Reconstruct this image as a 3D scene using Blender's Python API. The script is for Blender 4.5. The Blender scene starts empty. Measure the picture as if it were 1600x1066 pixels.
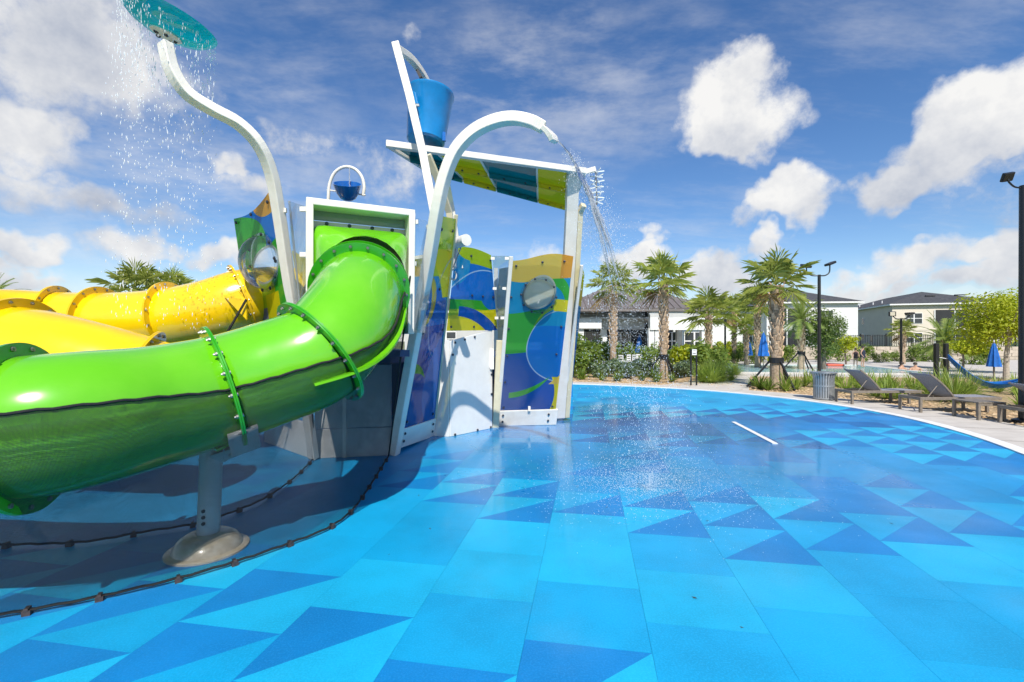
import bpy, math, random
from mathutils import Vector, Matrix
rnd = random.Random(7)
S = bpy.context.scene
COL = S.collection
R = math.radians
V = Vector

# ------------------------------------------------------------------ camera
F, CX, CY, CH = 711.0, 800.0, 533.0, 1.7        # focal length in photo pixels, image centre, eye height
cam = bpy.data.cameras.new('camera'); cam.sensor_width = 36; cam.lens = 36 * F / 1600
cam.clip_end = 3000; cam.clip_start = 0.05
camo = bpy.data.objects.new('camera', cam); COL.objects.link(camo)
camo.location = (0, 0, CH); camo.rotation_euler = (R(90), 0, 0)
S.camera = camo

# ------------------------------------------------------------------ light and sky
SUN_EL, SUN_AZ = 48, 174                         # azimuth clockwise from +Y: behind the camera
sd = Vector((math.sin(R(SUN_AZ)) * math.cos(R(SUN_EL)), math.cos(R(SUN_AZ)) * math.cos(R(SUN_EL)), math.sin(R(SUN_EL))))
sun = bpy.data.lights.new('sun', 'SUN'); sun.energy = 4.6; sun.angle = R(0.53); sun.color = (1.0, 0.95, 0.87)
suno = bpy.data.objects.new('sun', sun); COL.objects.link(suno)
suno.rotation_euler = (-sd).to_track_quat('-Z', 'Y').to_euler(); suno.location = (-20, -40, 60)
S.view_settings.view_transform = 'Standard'; S.view_settings.look = 'None'
S.view_settings.exposure = 0.3; S.view_settings.gamma = 1
S.view_settings.use_curve_mapping = False
S.render.engine = 'CYCLES'
S.cycles.use_denoising = True
S.cycles.max_bounces = 6; S.cycles.diffuse_bounces = 2; S.cycles.glossy_bounces = 3; S.cycles.use_adaptive_sampling = True; S.cycles.adaptive_threshold = 0.02; S.cycles.transparent_max_bounces = 24; S.cycles.caustics_reflective = False; S.cycles.caustics_refractive = False

W = bpy.data.worlds.new('World'); S.world = W; W.use_nodes = True
nt = W.node_tree; nt.nodes.clear()
def nd(t, kind, **kw):
    n = t.nodes.new(kind)
    for k, v in kw.items():
        if k.startswith('i_'):
            n.inputs[int(k[2:])].default_value = v
        else:
            setattr(n, k, v)
    return n
def mth(t, op, a, b=None, c=None, clamp=False):
    n = t.nodes.new('ShaderNodeMath'); n.operation = op; n.use_clamp = clamp
    for i, v in enumerate((a, b, c)):
        if v is None: continue
        if isinstance(v, (int, float)): n.inputs[i].default_value = v
        else: t.links.new(v, n.inputs[i])
    return n.outputs[0]
def vmt(t, op, a, b=None):
    n = t.nodes.new('ShaderNodeVectorMath'); n.operation = op
    for i, v in enumerate((a, b)):
        if v is None: continue
        if isinstance(v, tuple): n.inputs[i].default_value = v
        else: t.links.new(v, n.inputs[i])
    return n.outputs['Value'] if op in ('DOT_PRODUCT', 'LENGTH') else n.outputs[0]
def mixc(t, f, a, b, mode='MIX'):
    n = t.nodes.new('ShaderNodeMix'); n.data_type = 'RGBA'; n.blend_type = mode
    for s, v in ((0, f), (6, a), (7, b)):
        if isinstance(v, (int, float)): n.inputs[s].default_value = v
        elif isinstance(v, tuple): n.inputs[s].default_value = v if len(v) == 4 else (*v, 1)
        else: t.links.new(v, n.inputs[s])
    return n.outputs[2]
def smooth(t, x, lo, hi, a=0.0, b=1.0):
    n = t.nodes.new('ShaderNodeMapRange'); n.interpolation_type = 'SMOOTHSTEP'
    t.links.new(x, n.inputs[0])
    for i, v in zip((1, 2, 3, 4), (lo, hi, a, b)): n.inputs[i].default_value = v
    return n.outputs[0]
def noise(t, vec, scale, detail=4, rough=0.55, out=0, dist=0.0):
    n = t.nodes.new('ShaderNodeTexNoise'); n.inputs['Scale'].default_value = scale
    n.inputs['Detail'].default_value = detail; n.inputs['Roughness'].default_value = rough
    n.inputs['Distortion'].default_value = dist
    if vec is not None: t.links.new(vec, n.inputs['Vector'])
    return n.outputs[out]

SKY_STRENGTH = 0.118
sky = nd(nt, 'ShaderNodeTexSky', sky_type='NISHITA', sun_disc=False)
sky.sun_elevation = R(SUN_EL); sky.sun_rotation = R(SUN_AZ); sky.altitude = 0; sky.air_density = 1.0; sky.dust_density = 0.2; sky.ozone_density = 2.2
tc = nd(nt, 'ShaderNodeTexCoord'); dirv = tc.outputs['Generated']
sx = nd(nt, 'ShaderNodeSeparateXYZ'); nt.links.new(dirv, sx.inputs[0])
az = mth(nt, 'ARCTAN2', sx.outputs[0], mth(nt, 'ABSOLUTE', sx.outputs[1]))
el = mth(nt, 'ARCSINE', sx.outputs[2])
cv = nd(nt, 'ShaderNodeCombineXYZ'); nt.links.new(az, cv.inputs[0]); nt.links.new(el, cv.inputs[1])
# warp the cloud outlines so that they billow
wn = noise(nt, dirv, 5.0, 4, 0.62, out=1)
wv = vmt(nt, 'SCALE', vmt(nt, 'SUBTRACT', wn, (0.5, 0.5, 0.5)))
wv.node.inputs['Scale'].default_value = 0.20
cvw = vmt(nt, 'ADD', cv.outputs[0], wv)
clouds = [  # centre x, y in the photograph, radii, weight, share of light
    (70, 60, 260, 150, 1.0, .62), (250, 150, 130, 70, .55, .7), (40, 225, 170, 60, .9, .75), (120, 310, 260, 34, .7, .55), (60, 385, 90, 26, 1., .85),
    (215, 380, 85, 30, .95, .8), (330, 385, 70, 30, .9, .8), (345, 240, 36, 30, .9, .95), (390, 285, 70, 30, .75, .9), (30, 425, 110, 26, .9, .75),
    (480, 225, 110, 36, .42, .8), (620, 290, 90, 70, .42, .8), (900, 225, 220, 50, .12, .85), (655, 55, 26, 34, .36, .8),
    (1150, 175, 125, 80, 1.15, .95), (1120, 215, 60, 45, .8, .6), (1235, 310, 90, 60, 1.3, .93), (1180, 350, 50, 34, .6, .7),
    (1565, 160, 140, 100, 1.4, .97), (1500, 255, 140, 62, .95, .5), (1400, 300, 90, 42, .9, .6), (1620, 320, 160, 60, .5, .4),
    (1440, 408, 120, 32, .9, .85), (1585, 400, 80, 46, 1.0, .75), (1330, 446, 110, 30, .75, .45), (1120, 425, 75, 40, .95, .75), (1500, 455, 190, 30, .8, .4),
    (990, 390, 55, 36, 1.1, .95), (1190, 390, 26, 18, .9, .95), (1020, 352, 30, 14, .6, .85), (860, 400, 60, 26, .6, .85), (1120, 455, 140, 30, .8, .6), (560, 420, 160, 36, .6, .8)]
acc = None; sh = None
for (px, py, rx, ry, w, lt) in clouds:
    dx = (px - CX) / F; a0 = math.atan(dx); e0 = math.atan((CY - py) / F / math.sqrt(1 + dx * dx))
    sx_ = rx / F / (1 + dx * dx); sy_ = ry / F / math.sqrt(1 + dx * dx)
    d = vmt(nt, 'MULTIPLY', vmt(nt, 'SUBTRACT', cvw, (a0, e0, 0)), (1 / sx_, 1 / sy_, 0))
    m = mth(nt, 'MULTIPLY', mth(nt, 'SUBTRACT', 1.0, vmt(nt, 'DOT_PRODUCT', d, d), clamp=True), w)
    sp = nd(nt, 'ShaderNodeSeparateXYZ'); nt.links.new(d, sp.inputs[0])
    l = mth(nt, 'MULTIPLY', m, mth(nt, 'MULTIPLY_ADD', sp.outputs[1], 0.26, lt))
    acc = m if acc is None else mth(nt, 'ADD', acc, m)
    sh = l if sh is None else mth(nt, 'ADD', sh, l)
# loose cloud over the rest of the dome
zc = mth(nt, 'ADD', mth(nt, 'MAXIMUM', sx.outputs[2], 0.0), 0.22)
flat = vmt(nt, 'SCALE', dirv); nt.links.new(mth(nt, 'DIVIDE', 1.0, zc), flat.node.inputs['Scale'])
gen = noise(nt, flat, 1.1, 3, 0.6)
high = smooth(nt, el, 0.62, 0.95)
loose = mth(nt, 'MULTIPLY', smooth(nt, gen, 0.5, 0.75), mth(nt, 'MULTIPLY', high, 0.8))
wisp = mth(nt, 'MULTIPLY', smooth(nt, noise(nt, vmt(nt, 'MULTIPLY', flat, (1.0, 2.6, 1)), 1.6, 6, 0.68), 0.42, 0.85), 0.34)
n2 = noise(nt, dirv, 11.0, 8, 0.66)
dens = mth(nt, 'ADD', mth(nt, 'ADD', acc, loose), mth(nt, 'MULTIPLY', mth(nt, 'SUBTRACT', n2, 0.52), 1.9))
mask = mth(nt, 'MULTIPLY', smooth(nt, dens, 0.10, 0.82, 0.0, 0.97), smooth(nt, mth(nt, 'ADD', acc, loose), 0.0, 0.22))
mask = mth(nt, 'MAXIMUM', mask, wisp)
veil = None
for (px, py, rx, ry) in ((260, 250, 520, 260), (840, 150, 300, 150)):
    dx = (px - CX) / F; d = vmt(nt, 'MULTIPLY', vmt(nt, 'SUBTRACT', cvw, (math.atan(dx), math.atan((CY - py) / F / math.sqrt(1 + dx * dx)), 0)), (F * (1 + dx * dx) / rx, F * math.sqrt(1 + dx * dx) / ry, 0))
    m = mth(nt, 'SUBTRACT', 1.0, vmt(nt, 'DOT_PRODUCT', d, d), clamp=True); veil = m if veil is None else mth(nt, 'MAXIMUM', veil, m)
veil = mth(nt, 'MULTIPLY', veil, smooth(nt, noise(nt, vmt(nt, 'MULTIPLY', dirv, (3.0, 3.0, 9.0)), 1.7, 6, 0.62), 0.36, 0.72, 0.0, 0.48))
mask = mth(nt, 'SUBTRACT', 1.0, mth(nt, 'MULTIPLY', mth(nt, 'SUBTRACT', 1.0, mask), mth(nt, 'SUBTRACT', 1.0, veil)))
mask = mth(nt, 'MAXIMUM', mask, smooth(nt, el, -0.02, 0.16, 0.92, 0.0))
lit = mth(nt, 'DIVIDE', mth(nt, 'ADD', sh, 0.16), mth(nt, 'ADD', acc, 0.2), clamp=True)
n3 = noise(nt, dirv, 9.0, 5, 0.62)
lit = mth(nt, 'ADD', lit, mth(nt, 'MULTIPLY', mth(nt, 'SUBTRACT', n3, 0.56), 2.0), clamp=True)
ccol = mixc(nt, lit, (0.44, 0.49, 0.60), (0.97, 0.96, 0.94))
b1 = nd(nt, 'ShaderNodeBackground'); b1.inputs[1].default_value = SKY_STRENGTH
skyhs = nd(nt, 'ShaderNodeHueSaturation'); skyhs.inputs['Saturation'].default_value = 1.25; skyhs.inputs['Hue'].default_value = 0.507; nt.links.new(sky.outputs[0], skyhs.inputs['Color']); nt.links.new(skyhs.outputs[0], b1.inputs[0])
b2 = nd(nt, 'ShaderNodeBackground'); b2.inputs[1].default_value = 0.80; nt.links.new(ccol, b2.inputs[0])
ms = nd(nt, 'ShaderNodeMixShader'); nt.links.new(mask, ms.inputs[0]); nt.links.new(b1.outputs[0], ms.inputs[1]); nt.links.new(b2.outputs[0], ms.inputs[2])
W.cycles.sampling_method = 'MANUAL'; W.cycles.sample_map_resolution = 512
wo = nd(nt, 'ShaderNodeOutputWorld'); nt.links.new(ms.outputs[0], wo.inputs[0])

# ------------------------------------------------------------------ helpers
def P(px, py, Z):            # a photograph pixel at depth Z metres -> world point
    return Vector(((px - CX) / F * Z, Z, CH - (py - CY) / F * Z))
def G(px, py):               # a photograph pixel on the floor
    Z = F * CH / (py - CY); return Vector(((px - CX) / F * Z, Z, 0))

class MB:
    def __init__(s): s.v = []; s.f = []; s.m = []; s.uv = {}
    def add(s, vs, fs, mi=0, uvs=None):
        o = len(s.v); s.v += [Vector(p) for p in vs]
        for f in fs:
            if uvs: s.uv[len(s.f)] = [uvs[i] for i in f]
            s.f.append([o + i for i in f]); s.m.append(mi)
        return s
    def box(s, c, d, mi=0, M=None):
        x, y, z = (k / 2 for k in d); c = Vector(c)
        vs = [Vector((a, b, e)) for a in (-x, x) for b in (-y, y) for e in (-z, z)]
        if M is not None: vs = [M @ p for p in vs]
        return s.add([c + p for p in vs], [(0, 1, 3, 2), (4, 6, 7, 5), (0, 4, 5, 1), (2, 3, 7, 6), (0, 2, 6, 4), (1, 5, 7, 3)], mi)
    def slab(s, q, th, mi=0):        # quad (list of corners, in order round) with thickness along its normal
        q = [Vector(p) for p in q]; n = (q[2] - q[0]).cross(q[-1] - q[1]).normalized() * th / 2; k = len(q)
        vs = [p + n for p in q] + [p - n for p in q]
        uvs = [(0, 0), (1, 0), (1, 1), (0, 1)] * 2 if k == 4 else None
        return s.add(vs, [tuple(range(k)), tuple(range(2 * k - 1, k - 1, -1))] + [(i, i + k, (i + 1) % k + k, (i + 1) % k) for i in range(k)], mi, uvs)
    def bar(s, p, w, h, side=None, mi=0, ws=None):   # swept rectangle; side = direction of the width
        p = [Vector(q) for q in p]; vs = []; n = len(p)
        for i in range(n):
            t = (p[min(i + 1, n - 1)] - p[max(i - 1, 0)]).normalized()
            sd_ = Vector(side) if side is not None else Vector((0, 0, 1))
            b = sd_ - t * sd_.dot(t)
            if b.length < 1e-4: b = Vector((1, 0, 0)) - t * t.x
            b.normalize(); u = t.cross(b)
            k = ws[i] if ws else 1
            for a, c in ((-1, -1), (1, -1), (1, 1), (-1, 1)): vs.append(p[i] + b * a * w / 2 * k + u * c * h / 2 * k)
        fs = [(0, 3, 2, 1), (4 * n - 4, 4 * n - 3, 4 * n - 2, 4 * n - 1)]
        for i in range(n - 1):
            for j in range(4): fs.append((4 * i + j, 4 * i + (j + 1) % 4, 4 * i + 4 + (j + 1) % 4, 4 * i + 4 + j))
        return s.add(vs, fs, mi)
    def tube(s, p, r, n=10, mi=0, cap=True):
        p = [Vector(q) for q in p]; k = len(p); rs = r if isinstance(r, (list, tuple)) else [r] * k
        t0 = (p[1] - p[0]).normalized(); b = t0.orthogonal().normalized(); vs = []; prev = t0
        for i in range(k):
            t = (p[min(i + 1, k - 1)] - p[max(i - 1, 0)]).normalized()
            b = prev.rotation_difference(t) @ b; b = (b - t * b.dot(t)).normalized(); u = t.cross(b); prev = t
            for j in range(n):
                a = 2 * math.pi * j / n; vs.append(p[i] + (b * math.cos(a) + u * math.sin(a)) * rs[i])
        fs = [(i * n + j, i * n + (j + 1) % n, i * n + n + (j + 1) % n, i * n + n + j) for i in range(k - 1) for j in range(n)]
        if cap: fs += [tuple(range(n - 1, -1, -1)), tuple(range((k - 1) * n, k * n))]
        return s.add(vs, fs, mi)
    def lathe(s, prof, n=16, c=(0, 0, 0), ax=(0, 0, 1), mi=0, cap=False):
        q = Vector((0, 0, 1)).rotation_difference(Vector(ax).normalized()); c = Vector(c); vs = []
        for r, z in prof:
            for j in range(n):
                a = 2 * math.pi * j / n; vs.append(c + q @ Vector((r * math.cos(a), r * math.sin(a), z)))
        k = len(prof)
        fs = [(i * n + j, i * n + (j + 1) % n, i * n + n + (j + 1) % n, i * n + n + j) for i in range(k - 1) for j in range(n)]
        if cap: fs += [tuple(range(n - 1, -1, -1)), tuple(range((k - 1) * n, k * n))]
        return s.add(vs, fs, mi)
    def patch(s, rows, mi=0, th=0):  # grid of points
        k = len(rows); n = len(rows[0]); vs = [p for r_ in rows for p in r_]
        uvs = [(j / (n - 1), i / (k - 1)) for i in range(k) for j in range(n)]
        return s.add(vs, [(i * n + j, i * n + j + 1, i * n + n + j + 1, i * n + n + j) for i in range(k - 1) for j in range(n - 1)], mi, uvs)
    def mesh(s, name, mats, off=Vector((0, 0, 0)), smooth_=False):
        me = bpy.data.meshes.new(name); me.from_pydata([tuple(p - off) for p in s.v], [], s.f)
        for m_ in (mats if isinstance(mats, (list, tuple)) else [mats]): me.materials.append(m_)
        me.polygons.foreach_set('material_index', s.m)
        if smooth_:
            me.polygons.foreach_set('use_smooth', [True] * len(s.f))
        if s.uv:
            ul = me.uv_layers.new(name='uv')
            for fi, us in s.uv.items():
                for li, u in zip(me.polygons[fi].loop_indices, us): ul.data[li].uv = u
        me.update()
        if smooth_:
            try: me.set_sharp_from_angle(angle=R(38))
            except Exception: pass
        return me
    def build(s, name, mats, parent=None, sm=False, off=None, bev=0):
        o_ = off if off is not None else (root_loc(parent) if parent else Vector((0, 0, 0)))
        o = bpy.data.objects.new(name, s.mesh(name, mats, o_, sm)); COL.objects.link(o)
        if parent: o.parent = parent
        else: o.location = o_
        if bev:
            b = o.modifiers.new('bevel', 'BEVEL'); b.width = bev; b.segments = 2; b.limit_method = 'ANGLE'; b.angle_limit = R(40)
        return o
def root_loc(o):
    while o.parent: o = o.parent
    return Vector(o.location) if not o.get('local') else Vector((0, 0, 0))
def tag(o, label=None, cat=None, group=None, kind=None):
    if label: o['label'] = label
    if cat: o['category'] = cat
    if group: o['group'] = group
    if kind: o['kind'] = kind
    return o
def thing(name, label, cat, loc=(0, 0, 0), group=None, local=False, rz=0, sc=1):
    o = bpy.data.objects.new(name, None); COL.objects.link(o); o.location = loc; o.empty_display_size = .2
    o.rotation_euler.z = rz; o.scale = (sc,) * 3
    if local: o['local'] = 1
    return tag(o, label, cat, group)
def copy_tree(o, parent=None):
    c = o.copy(); COL.objects.link(c); c.parent = parent
    for ch in list(o.children): copy_tree(ch, c)
    return c
def put(o, loc, rz=0, sc=1, label=None, group=None):
    o.location = loc; o.rotation_euler.z = rz; o.scale = (sc,) * 3 if not isinstance(sc, tuple) else sc
    if label: o['label'] = label
    if group: o['group'] = group
    return o
def inst(me, name, parent, loc=(0, 0, 0), rot=None):
    o = bpy.data.objects.new(name, me); COL.objects.link(o); o.parent = parent; o.location = loc
    if rot is not None: o.rotation_mode = 'QUATERNION'; o.rotation_quaternion = rot
    return o
def catmull(p, n=8):
    p = [Vector(q) for q in p]; out = []; q = [2 * p[0] - p[1]] + p + [2 * p[-1] - p[-2]]
    for i in range(1, len(q) - 2):
        for k in range(n):
            t = k / n; a, b, c, d = q[i - 1:i + 3]
            out.append(.5 * ((2 * b) + (c - a) * t + (2 * a - 5 * b + 4 * c - d) * t * t + (3 * b - a - 3 * c + d) * t ** 3))
    return out + [p[-1]]

# ------------------------------------------------------------------ materials
MATS = {}
def mat(name, col, rough=.5, metal=0, spec=.5, coat=0, var=0, vscale=8, bump=0, bscale=60, trans=0, tint=None, rvar=0, obj_var=0):
    m = bpy.data.materials.new(name); m.use_nodes = True; t = m.node_tree; p = t.nodes['Principled BSDF']
    p.inputs['Base Color'].default_value = (*col, 1); p.inputs['Roughness'].default_value = rough
    p.inputs['Metallic'].default_value = metal; p.inputs['Specular IOR Level'].default_value = spec
    p.inputs['Coat Weight'].default_value = coat; p.inputs['Coat Roughness'].default_value = .06
    g = nd(t, 'ShaderNodeNewGeometry'); tcn = nd(t, 'ShaderNodeTexCoord')
    if var:
        nz = noise(t, g.outputs['Position'], vscale, 6, .62)
        c2 = tint if tint else tuple(min(1, k * 1.0) * (1 - var) for k in col)
        c = mixc(t, smooth(t, nz, .33, .68), col, c2)
        if obj_var:
            oi = nd(t, 'ShaderNodeObjectInfo'); hs = nd(t, 'ShaderNodeHueSaturation')
            t.links.new(mth(t, 'MULTIPLY_ADD', oi.outputs['Random'], obj_var, 1 - obj_var / 2), hs.inputs['Value']); t.links.new(c, hs.inputs['Color']); c = hs.outputs[0]
        t.links.new(c, p.inputs['Base Color'])
    if rvar:
        nz = noise(t, g.outputs['Position'], vscale * .7, 5, .6)
        t.links.new(smooth(t, nz, .3, .7, max(.02, rough - rvar), rough + rvar), p.inputs['Roughness'])
    if bump:
        nz = noise(t, g.outputs['Position'], bscale, 5, .6); b = nd(t, 'ShaderNodeBump'); b.inputs['Strength'].default_value = bump; b.inputs['Distance'].default_value = .02
        t.links.new(nz, b.inputs['Height']); t.links.new(b.outputs[0], p.inputs['Normal'])
    if trans:
        tr = nd(t, 'ShaderNodeBsdfTranslucent'); tr.inputs[0].default_value = (*[min(1, k * 1.3) for k in col], 1)
        if p.inputs['Base Color'].links: t.links.new(p.inputs['Base Color'].links[0].from_socket, tr.inputs[0])
        mx = nd(t, 'ShaderNodeMixShader'); mx.inputs[0].default_value = trans
        t.links.new(p.outputs[0], mx.inputs[1]); t.links.new(tr.outputs[0], mx.inputs[2]); t.links.new(mx.outputs[0], t.nodes['Material Output'].inputs[0])
    MATS[name] = m
    return m
def clear_mat(name, col, opac, gloss=.5, diff=None, sheen=0.12, rough=.03, hole=None):
    # tinted transparent sheet: tinted transmission + some body colour + fresnel gloss
    m = bpy.data.materials.new(name); m.use_nodes = True; t = m.node_tree; t.nodes.clear()
    tr = nd(t, 'ShaderNodeBsdfTransparent'); df = nd(t, 'ShaderNodeBsdfDiffuse'); tl = nd(t, 'ShaderNodeBsdfTranslucent'); gl = nd(t, 'ShaderNodeBsdfGlossy'); gl.inputs['Roughness'].default_value = rough
    ad = nd(t, 'ShaderNodeMixShader'); ad.inputs[0].default_value = .5
    if isinstance(col, tuple):
        tr.inputs[0].default_value = (*col, 1); c = diff or col
        df.inputs[0].default_value = (*c, 1); tl.inputs[0].default_value = (*c, 1)
    else:
        s_ = col(t); t.links.new(mixc(t, .22, s_, (1, 1, 1)), tr.inputs[0]); t.links.new(s_, df.inputs[0]); t.links.new(s_, tl.inputs[0])
    t.links.new(df.outputs[0], ad.inputs[1]); t.links.new(tl.outputs[0], ad.inputs[2])
    m1 = nd(t, 'ShaderNodeMixShader'); m1.inputs[0].default_value = opac; t.links.new(tr.outputs[0], m1.inputs[1]); t.links.new(ad.outputs[0], m1.inputs[2])
    if hole:
        uv = nd(t, 'ShaderNodeUVMap'); uv.uv_map = 'uv'; d_ = vmt(t, 'LENGTH', vmt(t, 'SUBTRACT', vmt(t, 'MULTIPLY', uv.outputs[0], (hole[0], hole[1], 0)), (hole[2], hole[3], 0)))
        hk = mth(t, 'LESS_THAN', d_, hole[4]); tr2 = nd(t, 'ShaderNodeBsdfTransparent'); mh = nd(t, 'ShaderNodeMixShader'); t.links.new(hk, mh.inputs[0]); t.links.new(m1.outputs[0], mh.inputs[1]); t.links.new(tr2.outputs[0], mh.inputs[2]); m1 = mh
    fr = nd(t, 'ShaderNodeFresnel'); fr.inputs[0].default_value = 1.45
    m2 = nd(t, 'ShaderNodeMixShader'); t.links.new(mth(t, 'MULTIPLY_ADD', fr.outputs[0], gloss, sheen * .3), m2.inputs[0]); t.links.new(m1.outputs[0], m2.inputs[1]); t.links.new(gl.outputs[0], m2.inputs[2])
    o = nd(t, 'ShaderNodeOutputMaterial'); t.links.new(m2.outputs[0], o.inputs[0])
    MATS[name] = m
    return m
def printed(name, w, h, base, ops, opac=.55, hole=None):
    # a printed acrylic sheet: uv scaled to w x h (y down); ops paint circles / half planes / bands in turn
    def colf(t):
        uv = nd(t, 'ShaderNodeUVMap'); uv.uv_map = 'uv'; s_ = nd(t, 'ShaderNodeSeparateXYZ'); t.links.new(uv.outputs[0], s_.inputs[0])
        x = mth(t, 'MULTIPLY', s_.outputs[0], w); y = mth(t, 'MULTIPLY', mth(t, 'SUBTRACT', 1.0, s_.outputs[1]), h)
        c = base
        for op in ops:
            k = None
            for con in op[:-1]:
                if con[0] in ('in', 'out', 'ring'):
                    cx, cy, r = con[1:4]
                    d = mth(t, 'SQRT', mth(t, 'ADD', mth(t, 'POWER', mth(t, 'SUBTRACT', x, cx), 2), mth(t, 'POWER', mth(t, 'SUBTRACT', y, cy), 2)))
                    if con[0] == 'ring': q = mth(t, 'LESS_THAN', mth(t, 'ABSOLUTE', mth(t, 'SUBTRACT', d, r)), con[4])
                    else: q = mth(t, 'LESS_THAN' if con[0] == 'in' else 'GREATER_THAN', d, r)
                else:   # ('half', a, b, c): a*x + b*y < c
                    q = mth(t, 'LESS_THAN', mth(t, 'ADD', mth(t, 'MULTIPLY', x, con[1]), mth(t, 'MULTIPLY', y, con[2])), con[3])
                k = q if k is None else mth(t, 'MULTIPLY', k, q)
            c = mixc(t, k, c, op[-1])
        return c
    return clear_mat(name, colf, opac, gloss=.3, sheen=.08, hole=(w, h, hole[0], h - hole[1], hole[2]) if hole else None)

M_white = mat('white_paint', (.80, .77, .69), .4, coat=.1, var=.10, vscale=5, rvar=.1, bump=.04, bscale=30, tint=(.74, .70, .61))
M_cream = mat('cream_paint', (.74, .66, .44), .4, coat=.2, var=.12, vscale=6)
M_panel = mat('white_panel', (.76, .745, .70), .38, coat=.2, var=.07, vscale=4, bump=.03)
M_grey = mat('grey_panel', (.56, .56, .54), .5, var=.18, vscale=5, bump=.05)
M_green = mat('green_gelcoat', (.125, .49, .004), .20, coat=.6, var=.12, vscale=1.8, rvar=.06, tint=(.155, .52, .012))
M_greenf = mat('green_flange', (.035, .36, .006), .28, coat=.3, var=.15, vscale=6)  # deeper than the tube: the flanges' shade is put into the colour
M_yellow = mat('yellow_gelcoat', (.86, .60, .003), .22, coat=.5, var=.10, vscale=2.2, rvar=.06, tint=(.86, .53, .004))
M_yellowf = mat('yellow_flange', (.84, .55, .004), .3, coat=.3, var=.1)
M_steel = mat('bolt_steel', (.35, .34, .32), .35, metal=.8, var=.3, vscale=40)
M_bolt_dark = mat('dark_bolt', (.05, .06, .08), .4, metal=.5)
M_bucket = mat('blue_bucket', (.004, .245, .60), .3, coat=.3, var=.15, vscale=4)
M_bucket_d = mat('deep_blue_bucket', (.006, .13, .46), .25, coat=.5)
M_black = mat('black_metal', (.012, .012, .013), .4, coat=.2, var=.2, vscale=9)
M_rope = mat('black_rope', (.015, .014, .014), .8, bump=.6, bscale=120)
M_clip = mat('net_clip', (.07, .05, .045), .6, var=.5, vscale=30)
M_post = mat('galvanised_paint', (.52, .53, .53), .4, metal=.1, var=.12, vscale=9, bump=.05)
M_base = mat('beige_footing', (.60, .54, .43), .3, coat=.4, var=.3, vscale=12, tint=(.46, .39, .28))
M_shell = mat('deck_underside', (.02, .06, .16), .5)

def tile_mat(name, col, v=.16):
    m = bpy.data.materials.new(name); m.use_nodes = True; t = m.node_tree; p = t.nodes['Principled BSDF']
    g = nd(t, 'ShaderNodeNewGeometry'); pos = g.outputs['Position']; oi = nd(t, 'ShaderNodeObjectInfo')
    n1 = noise(t, pos, 1.3, 6, .6); n2_ = noise(t, pos, 85, 3, .7); n3_ = noise(t, pos, .55, 5, .6)
    c = mixc(t, smooth(t, n1, .3, .72), tuple(k * (1 + v) for k in col), tuple(k * (1 - v) for k in col))
    c = mixc(t, mth(t, 'MULTIPLY', smooth(t, n2_, .42, .72), .42), c, tuple(min(1, k * 1.45 + .025) for k in col))
    c = mixc(t, mth(t, 'MULTIPLY', smooth(t, n3_, .52, .75), .16), c, (.22, .40, .52))
    hs = nd(t, 'ShaderNodeHueSaturation'); t.links.new(mth(t, 'MULTIPLY_ADD', oi.outputs['Random'], .13, .935), hs.inputs['Value']); t.links.new(c, hs.inputs['Color'])
    t.links.new(hs.outputs[0], p.inputs['Base Color'])
    # water film: spreads round where the fall lands, dries out towards the viewer
    s_ = nd(t, 'ShaderNodeSeparateXYZ'); t.links.new(pos, s_.inputs[0])
    d = mth(t, 'SQRT', mth(t, 'ADD', mth(t, 'POWER', mth(t, 'MULTIPLY', mth(t, 'SUBTRACT', s_.outputs[0], 2.0), .55), 2), mth(t, 'POWER', mth(t, 'MULTIPLY', mth(t, 'SUBTRACT', s_.outputs[1], 8.2), .42), 2)))
    wet = smooth(t, mth(t, 'ADD', d, mth(t, 'MULTIPLY', mth(t, 'SUBTRACT', n3_, .5), 3.2)), .9, 2.5, 1.0, 0.0)
    rg = mth(t, 'ADD', mth(t, 'MULTIPLY', wet, -.22), mth(t, 'MULTIPLY_ADD', n1, .12, .36))
    t.links.new(rg, p.inputs['Roughness'])
    p.inputs['Specular IOR Level'].default_value = .5
    p.inputs['Coat IOR'].default_value = 1.33; p.inputs['Coat Roughness'].default_value = .05
    t.links.new(mth(t, 'MULTIPLY', wet, .6), p.inputs['Coat Weight'])
    b = nd(t, 'ShaderNodeBump'); b.inputs['Strength'].default_value = .28; b.inputs['Distance'].default_value = .006
    t.links.new(mth(t, 'ADD', n2_, mth(t, 'MULTIPLY', noise(t, pos, 9, 4, .6), .5)), b.inputs['Height']); t.links.new(b.outputs[0], p.inputs['Normal'])
    bc = nd(t, 'ShaderNodeBump'); bc.inputs['Strength'].default_value = .07; bc.inputs['Distance'].default_value = .02
    t.links.new(noise(t, pos, 5, 5, .6), bc.inputs['Height']); t.links.new(bc.outputs[0], p.inputs['Coat Normal'])
    MATS[name] = m; return m
T_L = tile_mat('tile_light_cyan', (.002, .30, .565), .13)
T_L2 = tile_mat('tile_pale_cyan', (.006, .36, .61), .13)
T_M = tile_mat('tile_mid_blue', (.003, .235, .50), .13)
T_D = tile_mat('tile_blue', (.002, .18, .46), .12)
T_X = tile_mat('tile_deep_blue', (.002, .125, .37), .13)
TM = {'L': T_L, 'l': T_L2, 'M': T_M, 'D': T_D, 'X': T_X}
M_grout = mat('pad_base', (.004, .14, .36), .9, spec=.1)
M_conc = mat('deck_concrete', (.56, .52, .46), .8, var=.16, vscale=2.2, bump=.25, bscale=55, tint=(.48, .44, .39))
M_kerb = mat('white_kerb', (.78, .77, .74), .6, var=.12, vscale=5, bump=.1)
M_ground = mat('lawn_ground', (.075, .11, .03), .95, var=.5, vscale=.8, tint=(.14, .13, .06), bump=.6, bscale=18)
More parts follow.
